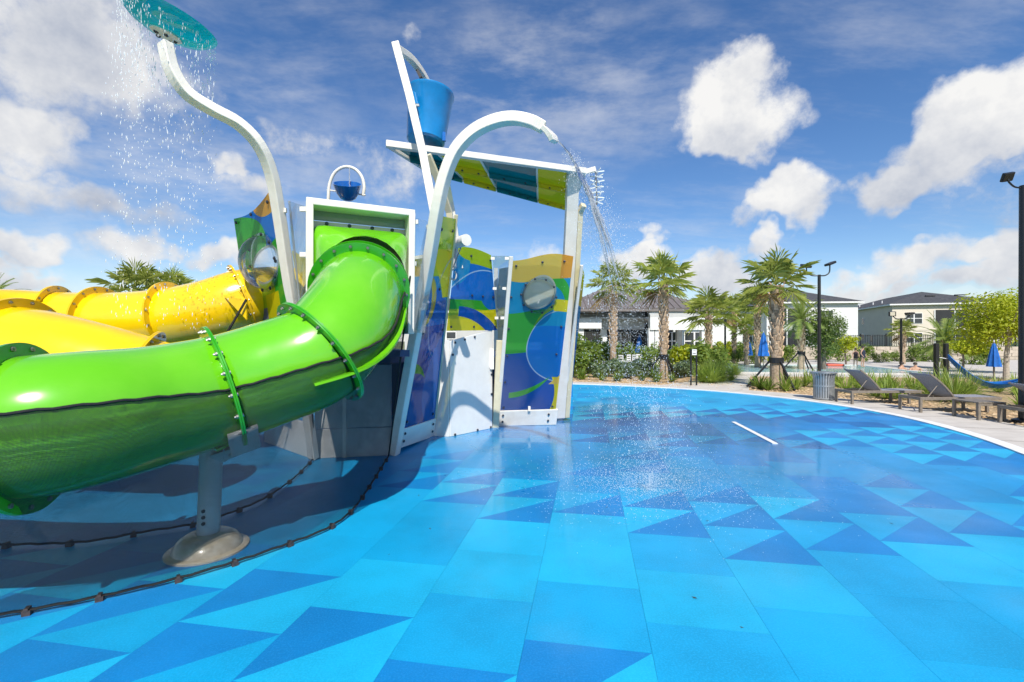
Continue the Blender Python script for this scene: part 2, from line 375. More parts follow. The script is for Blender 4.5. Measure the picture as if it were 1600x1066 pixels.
M_gravel = mat('gravel_bed', (.50, .36, .20), .9, var=.5, vscale=14, tint=(.30, .20, .10), bump=1.0, bscale=38)
M_stone = mat('gravel_stone', (.58, .44, .27), .85, var=.45, vscale=9, tint=(.40, .25, .13))

exec_parts = []

# ------------------------------------------------------------------ ground, pad, deck
g_ = MB().add([(-900, -300, -.06), (900, -300, -.06), (900, 1600, -.06), (-900, 1600, -.06)], [(0, 1, 2, 3)]).build('ground', M_ground)
tag(g_, 'flat lawn and ground round the water park', None, None, 'structure')

edge0 = [(7.62, 6.75), (8.32, 8.45), (8.68, 10.3), (8.5, 12.1), (7.8, 13.9), (6.55, 15.6), (4.66, 16.9), (2.3, 17.9), (-1, 18.5), (-5, 17.9), (-8.5, 15.3), (-10, 11), (-9.8, 5.5), (-8, 1), (-4, -1.6), (0, -1.4), (3.0, .7), (5.0, 2.9), (6.6, 4.9)]
ep = [Vector((x, y, 0)) for x, y in edge0]
edge = []
for i in range(len(ep)):
    a, b, c, d = (ep[(i + k) % len(ep)] for k in (-1, 0, 1, 2))
    for k in range(6):
        t = k / 6; edge.append(.5 * ((2 * b) + (c - a) * t + (2 * a - 5 * b + 4 * c - d) * t * t + (3 * b - a - 3 * c + d) * t ** 3))
ne = len(edge)
nrm = []
for i in range(ne):
    t = (edge[(i + 1) % ne] - edge[i - 1]).normalized(); nrm.append(Vector((t.y, -t.x, 0)))
def ring(o0, o1, z, name, m, skirt=0.0):
    b = MB(); k0 = [edge[i] + nrm[i] * (o0(i) if callable(o0) else o0) + Vector((0, 0, z)) for i in range(ne)]
    k1 = [edge[i] + nrm[i] * (o1(i) if callable(o1) else o1) + Vector((0, 0, z)) for i in range(ne)]
    vs = k0 + k1; fs = [(i, ne + i, ne + (i + 1) % ne, (i + 1) % ne) for i in range(ne)]
    if skirt:
        vs = vs + [p - Vector((0, 0, skirt)) for p in k0] + [p - Vector((0, 0, skirt)) for p in k1]
        fs += [(i, (i + 1) % ne, 2 * ne + (i + 1) % ne, 2 * ne + i) for i in range(ne)] + [(ne + (i + 1) % ne, ne + i, 3 * ne + i, 3 * ne + (i + 1) % ne) for i in range(ne)]
    b.add(vs, [f[::-1] for f in fs]); return b.build(name, m)
def sgn_turn(): return 1 if sum((edge[i] - Vector((0, 6, 0))).dot(nrm[i]) for i in range(ne)) > 0 else -1
if sgn_turn() < 0: nrm = [-n for n in nrm]
pad = MB().add([p + Vector((0, 0, -.007)) for p in edge], [tuple(range(ne))]).build('splash_pad', T_M)
tag(pad, 'blue tiled splash pad floor', None, None, 'structure')
tag(ring(-.02, .20, .02, 'kerb', M_kerb, .08), 'white kerb round the splash pad', None, None, 'structure')
def off_out(i):
    p = edge[i]; k = min(1, max(0, (p.x - 6.5) / 2)); return 1.15 + .55 * k
deck = ring(.20, off_out, .0, 'pool_deck', M_conc, .07)
tag(deck, 'pale concrete deck round the splash pad', None, None, 'structure')
# deck control joints: thin dark strips laid across the deck
M_joint = mat('dark_joint', (.22, .20, .18), .9)
for i in range(0, ne, 4):
    if edge[i].y > 4:
        a = edge[i] + nrm[i] * .22; b = edge[i] + nrm[i] * (off_out(i) - .02)
        MB().bar([a + Vector((0, 0, .002)), b + Vector((0, 0, .002))], .008, .003, nrm[i].cross(Vector((0, 0, 1)))).build('expansion_joint', M_joint, deck)

# tiles ---------------------------------------------------------------
TH = R(9.6); AV = Vector((math.sin(TH), math.cos(TH), 0)); BV = Vector((math.cos(TH), -math.sin(TH), 0))
TW, TL = .70, .65
def r0(k): return 2.57 + .28 * k
ULD = {0: (-1,), -1: (-1, -2), -2: (0, -1), -3: (0, 1), -4: (0, 1, 2), -5: (0, 1, 2), -6: (1, 2, 3), 1: (-3,)}
LRD = {1: (2, 3), 0: (3,), -1: (3, 4), 2: (1, 2), 3: (1, 2), 4: (1,), 5: (1,), 6: (1,), 7: (1,), -2: (4, 5), -3: (5, 6)}
def colours(k, n, b, a):
    q = rnd.random()
    if n in ULD.get(k, ()): return ('D', 'L' if q < .6 else 'l')
    if n in LRD.get(k, ()): return ('L' if q < .5 else 'l', 'D')
    top = max(LRD.get(k, (2,)))
    if n <= top: return ('l', 'l') if q < .35 else ('L', 'L')
    if b > 3.0 and 4.9 < a < 5.7: return ('L', 'D')
    if a < 8.0:
        if 1.6 < b < 3.4 and a > 5.2: return ('D', 'D') if q < .6 else ('M', 'M')
        if b > 4.2 and a > 6.9: return ('l', 'D') if q < .6 else ('D', 'D')
        return ('M', 'M') if q < .75 else ('M', 'D')
    w = a - .28 * b
    if w < 8.3: return (('l', 'D') if b > 3.6 else ('M', 'X'))
    if w < 9.9: return ('D', 'D') if q < .8 else ('X', 'X')
    if w < 11.2: return ('l', 'X')
    if w < 12.0: return ('L', 'D') if q < .5 else ('L', 'L')
    return ('L', 'L') if q < .6 else ('l', 'L') if q < .8 else ('M', 'L')
def prism(pts, dz=.007, ins=.0004):
    c = sum(pts, Vector()) / len(pts); n = len(pts)
    def sh_(p): 
        d = c - p; return p + d.normalized() * ins * 1.4
    lo = [sh_(p) for p in pts]; hi = [p + (c - p).normalized() * .0006 for p in lo]
    vs = [Vector((p.x, p.y, 0)) for p in hi] + [Vector((p.x, p.y, -.0025)) for p in lo] + [Vector((p.x, p.y, -dz - .002)) for p in lo]
    fs = [tuple(range(n))] + [(i + n, (i + 1) % n + n, (i + 1) % n, i) for i in range(n)] + [(i + 2 * n, (i + 1) % n + 2 * n, (i + 1) % n + n, i + n) for i in range(n)]
    return vs, fs
def clip(poly):
    out = poly
    for i in range(0, ne):
        a, b = edge[i], edge[(i + 1) % ne]; inn = -nrm[i]; res = []
        for j in range(len(out)):
            p, q = out[j], out[(j + 1) % len(out)]; dp = (p - a).dot(inn); dq = (q - a).dot(inn)
            if dp >= 0: res.append(p)
            if (dp >= 0) != (dq >= 0): res.append(p + (q - p) * dp / (dp - dq))
        out = res
        if len(out) < 3: return []
    return out
def W2(b, a): return BV * b + AV * a
pieces = []
for k in range(-16, 13):
    for n in range(-14, 36):
        b0 = -.36 + TW * k; a0 = r0(k) + TL * n
        cs = [W2(b0, a0), W2(b0 + TW, a0), W2(b0 + TW, a0 + TL), W2(b0, a0 + TL)]
        if not any((c - Vector((-.5, 7, 0))).length < 15 for c in cs): continue
        cu, cl = colours(k, n, b0 + TW / 2, a0 + TL / 2)
        polys = [(cu, 'full', cs)] if cu == cl else [(cu, 'ul', [cs[0], cs[2], cs[3]]), (cl, 'lr', [cs[0], cs[1], cs[2]])]
        for c, kind, pl in polys:
            cp = clip(pl)
            if len(cp) < 3: continue
            whole = len(cp) == len(pl) and all((x - y).length < 1e-4 for x, y in zip(cp, pl))
            ctr = sum(cp, Vector()) / len(cp)
            area = 0
            if ctr.y > 1.2:
                px = CX + F * ctr.x / ctr.y; py = CY + F * CH / ctr.y
                if -30 < px < 1630 and py < 1130 and not (px < 600 and py < 700) and not (480 < px < 870 and py < 660): area = (1 if kind == 'full' else .5) / ctr.y ** 3
            pieces.append((area, c, kind, whole, cp, W2(b0, a0)))
pieces.sort(key=lambda t: -t[0])
tmesh = {}
rest = {}
cnt = 0
for area, c, kind, whole, cp, org in pieces:
    if cnt < 300 and area > 0 and whole:
        if (c, kind) not in tmesh:
            vs, fs = prism([p - org for p in cp]); tmesh[c, kind] = MB().add(vs, fs).mesh('tile', TM[c])
        inst(tmesh[c, kind], 'tile', pad, org); cnt += 1
    else:
        mb = rest.setdefault('r', MB()); vs, fs = prism(cp); mb.add(vs, fs, 'LlMDX'.index(c))
o = rest['r'].build('distant_tiles', [TM[c] for c in 'LlMDX'], pad); tag(o, kind='stuff')
# white strip lying flat on the pad
a, b = G(1146, 660), G(1211, 694)
tag(MB().bar([a + Vector((0, 0, .008)), b + Vector((0, 0, .008))], .085, .012, (b - a).cross(Vector((0, 0, 1)))).build('white_strip', M_kerb, off=(a + b) / 2), 'straight white drain strip set in the blue splash pad floor', 'drain strip')

# bits blown onto the pad
g4 = random.Random(3); mb = MB()
for _ in range(90):
    p = V((g4.uniform(-1.5, 8), g4.uniform(2.4, 12), .003)); a = g4.random() * 6.28; l = g4.uniform(.006, .022); d = V((math.cos(a), math.sin(a), 0)) * l; e = V((-math.sin(a), math.cos(a), 0)) * l * .4
    mb.add([p - d, p + e, p + d + V((0, 0, .004)), p - e], [(0, 1, 2), (0, 2, 3)])
tag(mb.build('leaf_litter', mat('leaf_litter', (.09, .06, .03), .9, var=.4, vscale=30), off=V((3, 6, 0))), 'tiny dry leaf bits scattered over the blue pad', 'leaf litter', None, 'stuff')
# beds, path, pool
bed = MB().add([(-14, 19, -.03), (1, 19.0, -.03), (7, 15.0, -.03), (9.0, 8, -.03), (10, 3, -.03), (26, 3, -.03), (24, 21.5, -.03), (13, 22.2, -.03), (6, 24.0, -.03), (-14, 24, -.03)], [tuple(range(10))]).build('gravel_bed', M_gravel)
tag(bed, 'tan gravel planting bed', None, None, 'structure')
pth = MB().slab([G(1004, 604.5) + Vector((0, 0, -.035)), G(1170, 611.5) + Vector((0, 0, -.035)), G(1172, 586) + Vector((0, 0, -.035)), G(1158, 574) + Vector((0, 0, -.035)), G(1120, 574) + Vector((0, 0, -.035)), G(1128, 590) + Vector((0, 0, -.035))], .05).build('garden_path', M_conc)
tag(pth, 'concrete path between the beds', None, None, 'structure')
M_water = mat('pool_water', (.36, .66, .74), .12, coat=.3, var=.3, vscale=.7, tint=(.48, .74, .78), bump=.25, bscale=3)
M_cope = mat('pool_coping', (.62, .60, .55), .6, var=.15)
pd = MB().slab([(7.5, 22.6, -.02), (40, 19.5, -.02), (48, 41, -.02), (9, 41, -.02)], .04).build('pool_terrace', M_conc); tag(pd, kind='structure')
pw = MB().slab([(11.2, 24.2, .02), (21.5, 23.0, .02), (24.0, 31.5, .02), (13.0, 32.5, .02)], .02).build('pool_water', M_water); tag(pw, kind='structure')
for q in (((11.2, 24.2), (21.5, 23.0)), ((21.5, 23.0), (24, 31.5)), ((24, 31.5), (13, 32.5)), ((13, 32.5), (11.2, 24.2))):
    MB().bar([(*q[0], .03), (*q[1], .03)], .35, .06, (q[1][1] - q[0][1], q[0][0] - q[1][0], 0)).build('coping', M_cope, pw)
# loose stones of the bed nearest the deck
mb = MB(); ico = [(0, 0, .6), (1, 0, .1), (.3, .95, .05), (-.8, .6, .1), (-.8, -.6, 0), (.3, -.95, .1)]
for _ in range(9000):
    i = rnd.randrange(ne); p = edge[i].lerp(edge[(i + 1) % ne], rnd.random()) 
    if p.x < .5 or p.y < 6: continue
    d = off_out(i) + .03 + rnd.random() ** 1.5 * 3.2; p = p + nrm[i] * d
    px = CX + F * p.x / p.y
    if p.y > 14.9 and 1040 < px < 1165 and p.y < 17.3: 
        if rnd.random() < .93: continue
    s_ = rnd.uniform(.02, .065); an = rnd.random() * 6.28; ca, sa = math.cos(an) * s_, math.sin(an) * s_
    mb.add([p + Vector((x * ca - y * sa, (x * sa + y * ca) * .8, z * s_ * .9 - .025)) for x, y, z in ico], [(0, 1, 2), (0, 2, 3), (0, 3, 4), (0, 4, 5), (0, 5, 1)])
tag(mb.build('gravel_stone', M_stone, off=Vector((8, 15, 0))), 'loose tan gravel scattered over the beds beside the deck', 'gravel', None, 'stuff')

# ------------------------------------------------------------------ play tower
V = Vector
tower = thing('play_tower', 'white and blue water play tower with leaning printed panels and a pane roof', 'play tower', G(690, 690))
BOLT = MB().lathe([(.022, 0), (.022, .012), (.012, .02), (0.0, .021)], 8).mesh('bolt', M_bolt_dark, smooth_=True)
def bolts_on(q, uvs, parent, push=.02):
    n = (q[2] - q[0]).cross(q[3] - q[1]).normalized()
    if n.y > 0: n = -n
    L = root_loc(parent)
    for u, v in uvs:
        p = q[0] * (1 - u) * (1 - v) + q[1] * u * (1 - v) + q[2] * u * v + q[3] * (1 - u) * v
        inst(BOLT, 'bolt', parent, p + n * push - L, V((0, 0, 1)).rotation_difference(n))
def sheet(name, q, m, parent, nu=10, nv=14, top=None, th=.012):
    # bilinear sheet of 4 corners (bl, br, tr, tl) with a shaped top edge, given real thickness
    q = [V(p) for p in q]; n = (q[2] - q[0]).cross(q[3] - q[1]).normalized() * th
    rows = []
    for i in range(nv + 1):
        r_ = []
        for j in range(nu + 1):
            u = j / nu; v = i / nv * (1 + (top(u) if top else 0))
            r_.append(q[0] * (1 - u) * (1 - v) + q[1] * u * (1 - v) + q[2] * u * v + q[3] * (1 - u) * v)
        rows.append(r_)
    b = MB().patch(rows); o = b.build(name, m, parent)
    sm_ = o.modifiers.new('thickness', 'SOLIDIFY'); sm_.thickness = th; sm_.offset = 0
    return o
def lerpq(q, u, v): return q[0] * (1 - u) * (1 - v) + q[1] * u * (1 - v) + q[2] * u * v + q[3] * (1 - u) * v

ORA, YEL, LIM, GRN, TEA, BLU, NAV = (.90, .52, .06), (.92, .84, .02), (.62, .78, .03), (.08, .60, .06), (.02, .46, .74), (.012, .29, .76), (.01, .15, .58)
AMB = (.92, .72, .14)
pr_right = printed('print_right_panel', 300, 800, TEA, [
    (('half', 0, -1, -440), BLU), (('half', 0, -1, -470), NAV), (('half', 0, 1, 480), ('half', 0, -1, -265), ('out', 330, 420, 190), ('half', 1, 0, 240), GRN),
    (('in', 330, 420, 205), ('out', 300, 440, 185), ('half', 0, -1, -225), LIM), (('in', 300, 455, 190), BLU), (('in', 300, 455, 190), ('half', 0, 1, 350), TEA), (('ring', 300, 455, 188, 2.5), (.6, .8, .9)),
    (('in', 210, 190, 95), ('out', 190, 240, 95), GRN), (('in', 380, 250, 150), ('half', 0, -1, -215), ('half', 0, 1, 275), YEL),
    (('in', 160, -480, 600), ORA), (('in', 160, -480, 600), ('half', 1, 0, 245), AMB),
    (('in', 40, 480, 250), ('out', 20, 340, 360), ('half', -1, 0, -40), GRN), (('out', 60, 720, 222), ('half', 0, -1, -620), ('half', -1, 0, -235), YEL), (('in', 150, 178, 83), (.66, .70, .60)), (('half', -.9, -1, -880), ('half', 0, -1, -600), ('half', 0, 1, 660), AMB)], .55, hole=(150, 178, 74))
pr_left = printed('print_leaning_panel', 200, 700, NAV, [
    (('half', 0, 1, 330), BLU), (('in', 60, 470, 330), ('out', 30, 470, 270), TEA), (('out', 60, 420, 250), ('half', 0, 1, 330), LIM), (('out', -140, 440, 350), ('half', 0, 1, 240), YEL), (('half', 0, 1, 90), LIM),
    (('in', 10, 250, 80), ('out', -30, 260, 85), AMB), (('in', -10, 560, 110), ('out', 20, 600, 110), GRN), (('ring', 250, 300, 190, 2.5), (.5, .6, .8)), (('in', 330, 560, 240), BLU)], .42)
pr_mid = printed('print_middle_panel', 320, 600, BLU, [
    (('half', 0, 1, 110), LIM), (('in', -40, 120, 165), TEA), (('in', 130, -60, 150), LIM), (('half', 0, -1, -370), GRN), (('in', 330, 330, 120), ('half', 0, -1, -330), BLU), (('half', 0, -1, -440), LIM), (('half', -.2, -1, -490), YEL),
    (('in', 60, 700, 280), ('out', 30, 740, 250), ('half', -1, 0, -60), NAV), (('ring', 330, 560, 430, 4), (.6, .8, .9))], .6)
pr_dome = printed('print_dome_panel', 200, 480, BLU, [
    (('half', 0, -1, -300), (.30, .33, .42)), (('in', 20, 130, 130), GRN), (('in', 200, 280, 120), GRN), (('in', 100, 330, 60), LIM), (('half', 0, -1, -340), ('half', -1, 0, -110), ('half', 1, 0, 175), YEL), (('in', 210, -40, 110), ORA), (('in', 128, 226, 70), (.7, .72, .66))], .62, hole=(128, 226, 62))
pr_back = printed('print_back_panel', 100, 400, TEA, [(('half', 0, 1, 90), AMB), (('half', 0, 1, 40), YEL), (('in', 60, 260, 70), BLU), (('half', 0, -1, -300), LIM)], .6)
M_glass = clear_mat('clear_sheet', (.90, .94, .96), .05, gloss=.35, diff=(.7, .75, .8), sheen=.02)
M_dome = clear_mat('clear_dome', (.93, .95, .96), .05, gloss=.9, diff=(.8, .82, .82), sheen=.06, rough=.02)
M_tealp = clear_mat('teal_pane', (.02, .36, .42), .5, gloss=.3, diff=(.01, .26, .30))
M_limep = clear_mat('lime_pane', (.50, .62, .08), .5, gloss=.3, diff=(.42, .50, .04))
M_yelp = clear_mat('yellow_pane', (.85, .74, .16), .5, gloss=.3, diff=(.95, .85, .10))
M_teall = clear_mat('pale_teal_pane', (.12, .50, .52), .5, gloss=.3, diff=(.08, .42, .44))

# -- base panels under the slide
A0, A1 = G(492, 716), G(612, 711)
up = V((0, 0, 1))
def wall(name, p, q, h0, h1, h2=None, m=M_grey, th=.05, parent=None):
    return MB().slab([p + up * h0, q + up * h0, q + up * (h2 if h2 is not None else h1), p + up * h1], th).build(name, m, parent or tower, bev=.006)
wall('base_panel', A0, A0.lerp(A1, .38), 0, .42); wall('base_panel', A0.lerp(A1, .40), A1, 0, .42)
wall('base_panel', A0, A0.lerp(A1, .38), .43, 1.35); wall('base_panel', A0.lerp(A1, .40), A1, .43, 1.35)
MB().bar([A0.lerp(A1, .39) + V((0, -.03, 0)), A0.lerp(A1, .39) + V((0, -.03, 1.35))], .05, .03, (1, 0, 0)).build('corner_strip', M_white, tower)
B0 = G(415, 690)
wall('base_panel', B0, A0 + V((-.05, 0, 0)), 0, .5, m=M_panel); 
# deck and its underside
dk = [P(492, 560, 6.6), P(610, 560, 6.7), P(690, 560, 8.6), P(770, 560, 9.3), P(860, 560, 9.6), P(850, 555, 12), P(640, 555, 12), P(470, 555, 9.5)]
for p in dk: p.z = 1.42
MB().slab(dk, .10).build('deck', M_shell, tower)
fd = [P(470, 540, 5.05), P(640, 540, 5.55), P(612, 540, 6.75), P(490, 540, 6.6)]
for p in fd: p.z = 1.55
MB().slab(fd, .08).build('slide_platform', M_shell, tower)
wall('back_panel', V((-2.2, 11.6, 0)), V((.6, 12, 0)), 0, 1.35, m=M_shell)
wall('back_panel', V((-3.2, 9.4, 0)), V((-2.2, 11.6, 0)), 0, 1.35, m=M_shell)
# -- leaning left panel and its post, which runs on as the arch
LP = [P(618, 700, 6.84), P(677, 680, 8.2), P(713, 336, 6.55), P(688, 330, 5.42)]
arch = [P(616, 709, 6.8), P(628, 640, 6.52), P(648, 530, 6.1), P(670, 410, 5.65), P(683, 330, 5.42), P(694, 280, 5.35), P(712, 236, 5.3), P(740, 206, 5.28), P(772, 190, 5.25), P(802, 185, 5.25), P(830, 190, 5.25), P(850, 200, 5.25)]
ap = catmull(arch, 5)
MB().bar(ap, .13, .125, (0.35, .93, 0.0)).build('arch_post', M_white, tower, bev=.012)
tip = [P(848, 199, 5.25), P(856, 206, 5.25), P(863, 214, 5.25), P(866, 222, 5.25)]
MB().bar(tip, .17, .06, (0.55, .83, 0.0), ws=[1, 1.05, 1.1, .95]).build('water_spout', M_white, tower, bev=.008)
lo, hi = .10, 1.0
q = LP
acr = [lerpq(q, .05, .09), lerpq(q, .98, .09), lerpq(q, .98, .985), lerpq(q, .05, .985)]
sheet('printed_panel', acr, pr_left, tower, 8, 14)
MB().slab([lerpq(q, .02, -.005), lerpq(q, 1.0, -.005), lerpq(q, 1.0, .095), lerpq(q, .02, .095)], .05).build('base_plate', M_panel, tower, bev=.006)
MB().bar([lerpq(q, 1.0, .09), lerpq(q, 1.0, 1.0)], .05, .05, (1, 0, 0)).build('edge_rail', M_cream, tower)
bolts_on(q, [(.12, .03), (.12, .07), (.9, .03), (.9, .07)], tower, .03)
bolts_on(acr, [(.1, .04), (.9, .04), (.1, .5), (.9, .5), (.12, .95), (.8, .95), (.5, .7)], tower, .012)
MB().box(lerpq(q, .5, .1) + V((-.03, -.03, 0)), (.05, .03, .09)).build('latch', M_white, tower, bev=.006)
# -- white wall left of the door panel
w0, w1, w2 = G(678, 681), G(702, 682.5), G(768, 669)
wall('narrow_panel', w0, w1, 0, 1.72, 1.72, M_panel)
wq = [w1, w2, w2 + up * 1.92, w1 + up * 1.70]
MB().slab(wq, .05).build('wall_panel', M_panel, tower, bev=.008)
bolts_on(wq, [(.1, .015), (.62, .015), (.95, .015), (.1, .97), (.32, .975), (.55, .975), (.97, .55), (.97, .7), (.97, .35), (.05, .85)], tower, .03)
MB().slab([w2 + V((-.02, -.08, 1.15)), w2 + V((.05, -.08, 1.15)), w2 + V((.05, -.05, 1.55)), w2 + V((-.2, -.05, 1.55))], .03).build('step_cover', M_panel, tower, bev=.004)
MB().bar([G(774, 667.5), P(781, 532, 8.75)], .13, .10, (1, .2, 0)).build('corner_post', M_cream, tower, bev=.008)
# -- middle panel above it
mq = [P(698, 517, 8.05), P(777, 516, 8.95), P(767, 399, 8.5), P(713, 385, 7.75)]
sheet('printed_panel', mq, pr_mid, tower, 8, 8, top=lambda u: .03 * math.sin(u * 3.1))
bolts_on(mq, [(.06, .05), (.5, .05), (.95, .05), (.95, .45), (.95, .93), (.45, .45), (.7, .45), (.4, .93)], tower, .012)
# -- right panel with the bubble
rq = [P(775, 665, 9.14), P(868, 663, 9.22), P(898, 394, 8.25), P(797, 398, 8.1)]
ra = [lerpq(rq, .045, .10), lerpq(rq, .975, .10), lerpq(rq, .985, .985), lerpq(rq, .03, .985)]
sheet('printed_panel', ra, pr_right, tower, 14, 16, top=lambda u: .016 * math.sin((u - .35) * 5.2) - .004)
MB().slab([lerpq(rq, -.01, 0), lerpq(rq, 1.01, 0), lerpq(rq, 1.01, .097), lerpq(rq, -.01, .097)], .06).build('base_plate', M_white, tower, bev=.006)
MB().bar([lerpq(rq, .02, .08), lerpq(rq, .02, .99)], .07, .06, (1, .1, 0)).build('edge_rail', M_white, tower, bev=.006)
bolts_on(rq, [(.10, .03), (.10, .07), (.86, .03), (.86, .07)], tower, .035)
bolts_on(ra, [(.06, .02), (.93, .02), (.05, .2), (.05, .38), (.9, .38), (.04, .56), (.93, .56), (.08, .95), (.5, .965), (.86, .965), (.04, .76)], tower, .012)
MB().box(lerpq(rq, .53, .1) + V((0, -.05, .02)), (.05, .03, .10)).build('latch', M_white, tower, bev=.006)
for v, h in ((.52, .05), (.455, .05)): MB().bar([lerpq(rq, .05, v) + V((0, .25, 0)), lerpq(rq, .95, v) + V((0, .25, 0))], .06, .05).build('shelf_rail', M_bucket, tower)
def bubble(c, n, r, parent, sx_=1.0, depth=.62):
    n = n.normalized(); k = 9
    prof = [(r * math.cos(R(90 * i / k)), depth * r * math.sin(R(90 * i / k)) + .02) for i in range(k + 1)]; prof[-1] = (.001, prof[-1][1])
    d = MB().lathe(prof, 36, c, n).build('bubble_window', M_dome, parent, sm=True)
    MB().lathe([(r * 1.0, .0), (r * 1.10, .0), (r * 1.10, .022), (r * 1.0, .03), (r * 1.0, .0)], 36, c, n).build('flange_ring', M_glass, d, sm=True)
    qn = V((0, 0, 1)).rotation_difference(n)
    for i in range(10):
        a = 2 * math.pi * i / 10; inst(BOLT, 'bolt', d, c + qn @ V((r * 1.05 * math.cos(a), r * 1.05 * math.sin(a), .02)) - root_loc(parent), qn)
nrq = (rq[1] - rq[0]).cross(rq[3] - rq[0]); nrq = -nrq if nrq.y > 0 else nrq
cb = lerpq(rq, .50, .775) + nrq.normalized() * .015
bubble(cb, nrq, .31, tower)
# far side of the deck: rear panel and rail seen through the sheets
sheet('printed_panel', [P(772, 532, 10.6), P(872, 530, 11.0), P(880, 418, 10.7), P(780, 420, 10.3)], clear_mat('frosted_sheet', (.85, .86, .74), .75, gloss=.2, diff=(.70, .72, .58)), tower, 8, 8, top=lambda u: .04 * math.sin(u * 3.1))
MB().bar([P(772, 532, 10.55), P(872, 530, 10.95)], .07, .06).build('edge_rail', M_white, tower)
for x_, z_ in ((775, 10.55), (868, 10.95)): pq_ = P(x_, 480, z_); MB().bar([V((pq_.x, pq_.y, 0)), pq_ + V((0, 0, .9))], .09, .09, (1, 0, 0)).build('rear_post', M_white, tower)
# gap glazing between middle and right panels
gq = [P(778, 512, 8.95), P(786, 512, 8.75), P(795, 400, 8.15), P(769, 400, 8.5)]
gl = sheet('glass_panel', gq, M_glass, tower, 2, 2)
CLAMP = MB().box((0, 0, 0), (.07, .03, .05)).mesh('clamp', M_white)
def clamps(pts, parent):
    for p in pts: inst(CLAMP, 'clamp', parent, p - root_loc(parent))
clamps([P(770, 404, 8.4), P(773, 451, 8.6), P(776, 497, 8.8), P(792, 404, 8.05), P(788, 451, 8.3), P(785, 497, 8.5)], tower)
# -- right post, cream side face, leaning edge-on panel
pp = [P(874, 652, 9.75), P(884, 500, 9.1), P(893, 330, 8.4), P(895, 266, 8.12)]
MB().bar(pp, .22, .14, (1, .15, 0)).build('roof_post', M_white, tower, bev=.01)
pp2 = [p + V((.16, .06, 0)) for p in pp[:3]] + [P(912, 320, 8.35)]
MB().bar(pp2, .10, .12, (1, .3, 0)).build('post_facing', M_cream, tower, bev=.008)
eq = [P(879, 650, 9.95), P(889, 640, 11.2), P(913, 430, 10.3), P(909, 415, 8.55)]
sheet('printed_panel', eq, pr_back, tower, 4, 8)
MB().bar([P(879, 650, 9.9), P(909, 415, 8.5)], .05, .09, (1, 0, 0)).build('edge_rail', M_white, tower)
sl = MB().lathe([(.15, 0), (.15, .35), (.12, .75), (.12, .8)], 20, G(886, 624) + V((.1, .6, 0)))
sl.build('spray_post', M_bucket, tower, sm=True)
# -- slide frame
fq = [P(478, 522, 5.0), P(643, 522, 5.5), P(645, 337, 5.5), P(478, 318, 5.0)]
fr = [(0, 0), (1, 0), (1, 1), (0, 1)]
def fbar(u0, v0, u1, v1, w=.075, d=.26): 
    fn = (fq[1] - fq[0]).normalized()
    MB().bar([lerpq(fq, u0, v0), lerpq(fq, u1, v1)], w, d, fn if u0 == u1 else (0, 0, 1)).build('frame_bar', M_white, tower, bev=.008)
fbar(.03, 0, .03, 1.0); fbar(.97, 0, .97, 1.0); fbar(.0, 1.0, 1.0, 1.0)
fnv = (fq[1] - fq[0]).cross(fq[3] - fq[0]).normalized(); fnv = -fnv if fnv.y > 0 else fnv
bkq = [p - fnv * .14 for p in (lerpq(fq, .05, 0), lerpq(fq, .95, 0), lerpq(fq, .95, .895), lerpq(fq, .05, .895))]
MB().slab(bkq, .03).build('back_plate', M_white, tower)
tq = [p - fnv * .12 for p in (lerpq(fq, .05, .90), lerpq(fq, .95, .90), lerpq(fq, .95, .985), lerpq(fq, .05, .985))]
MB().slab(tq, .012).build('frosted_strip', clear_mat('frosted_strip', (.55, .68, .52), .8, gloss=.1, diff=(.36, .46, .33)), tower)
bolts_on([p - fnv * .10 for p in (lerpq(fq, .05, 0), lerpq(fq, .95, 0), lerpq(fq, .95, .895), lerpq(fq, .05, .895))], [(.15, .975), (.38, .975), (.62, .975), (.84, .975)], tower, .02)
# glass wings of the frame
gwr = [P(648, 520, 5.55), P(664, 520, 6.1), P(688, 352, 5.55), P(648, 340, 5.5)]
sheet('glass_panel', gwr, M_glass, tower, 2, 2)
gwl = [P(461, 470, 5.45), P(476, 470, 5.0), P(476, 322, 5.0), P(450, 314, 5.35)]
sheet('glass_panel', gwl, M_glass, tower, 2, 2)
MB().bar([P(452, 314, 5.35), P(468, 470, 5.5)], .012, .02).build('glass_edge', M_grey, tower)
clamps([P(474, 327, 4.98), P(474, 398, 4.98), P(649, 347, 5.45), P(646, 412, 5.45), P(644, 476, 5.45), P(443, 329, 5.28), P(451, 399, 5.42), P(671, 355, 5.6), P(662, 416, 5.7), P(650, 478, 5.9)], tower)
sheet('printed_panel', [P(641, 530, 7.0), P(668, 530, 7.2), P(668, 400, 7.0), P(644, 405, 6.8)], pr_back, tower, 4, 6)
MB().bar([P(641, 404, 6.75), P(668, 400, 6.95)], .05, .05).build('edge_rail', M_white, tower)
# -- shower post's panel with bubble
dq = [P(392, 520, 6.25), P(452, 510, 5.55), P(423, 297, 5.28), P(366, 342, 6.05)]
sheet('printed_panel', dq, pr_dome, tower, 10, 10, top=lambda u: -.05 * math.sin(u * 3.14))
ndq = (dq[1] - dq[0]).cross(dq[3] - dq[0]); ndq = -ndq if ndq.x > 0 else ndq
bubble(lerpq(dq, .64, .53) + ndq.normalized() * .015, ndq, .33, tower, depth=.75)
bolts_on(dq, [(.08, .95), (.5, .93), (.93, .93), (.93, .5), (.06, .4), (.5, .05)], tower, .015)
MB().slab([P(470, 470, 6.4), P(482, 470, 6.3), P(480, 405, 6.3), P(457, 392, 6.4)], .02).build('printed_panel', M_yelp, tower)
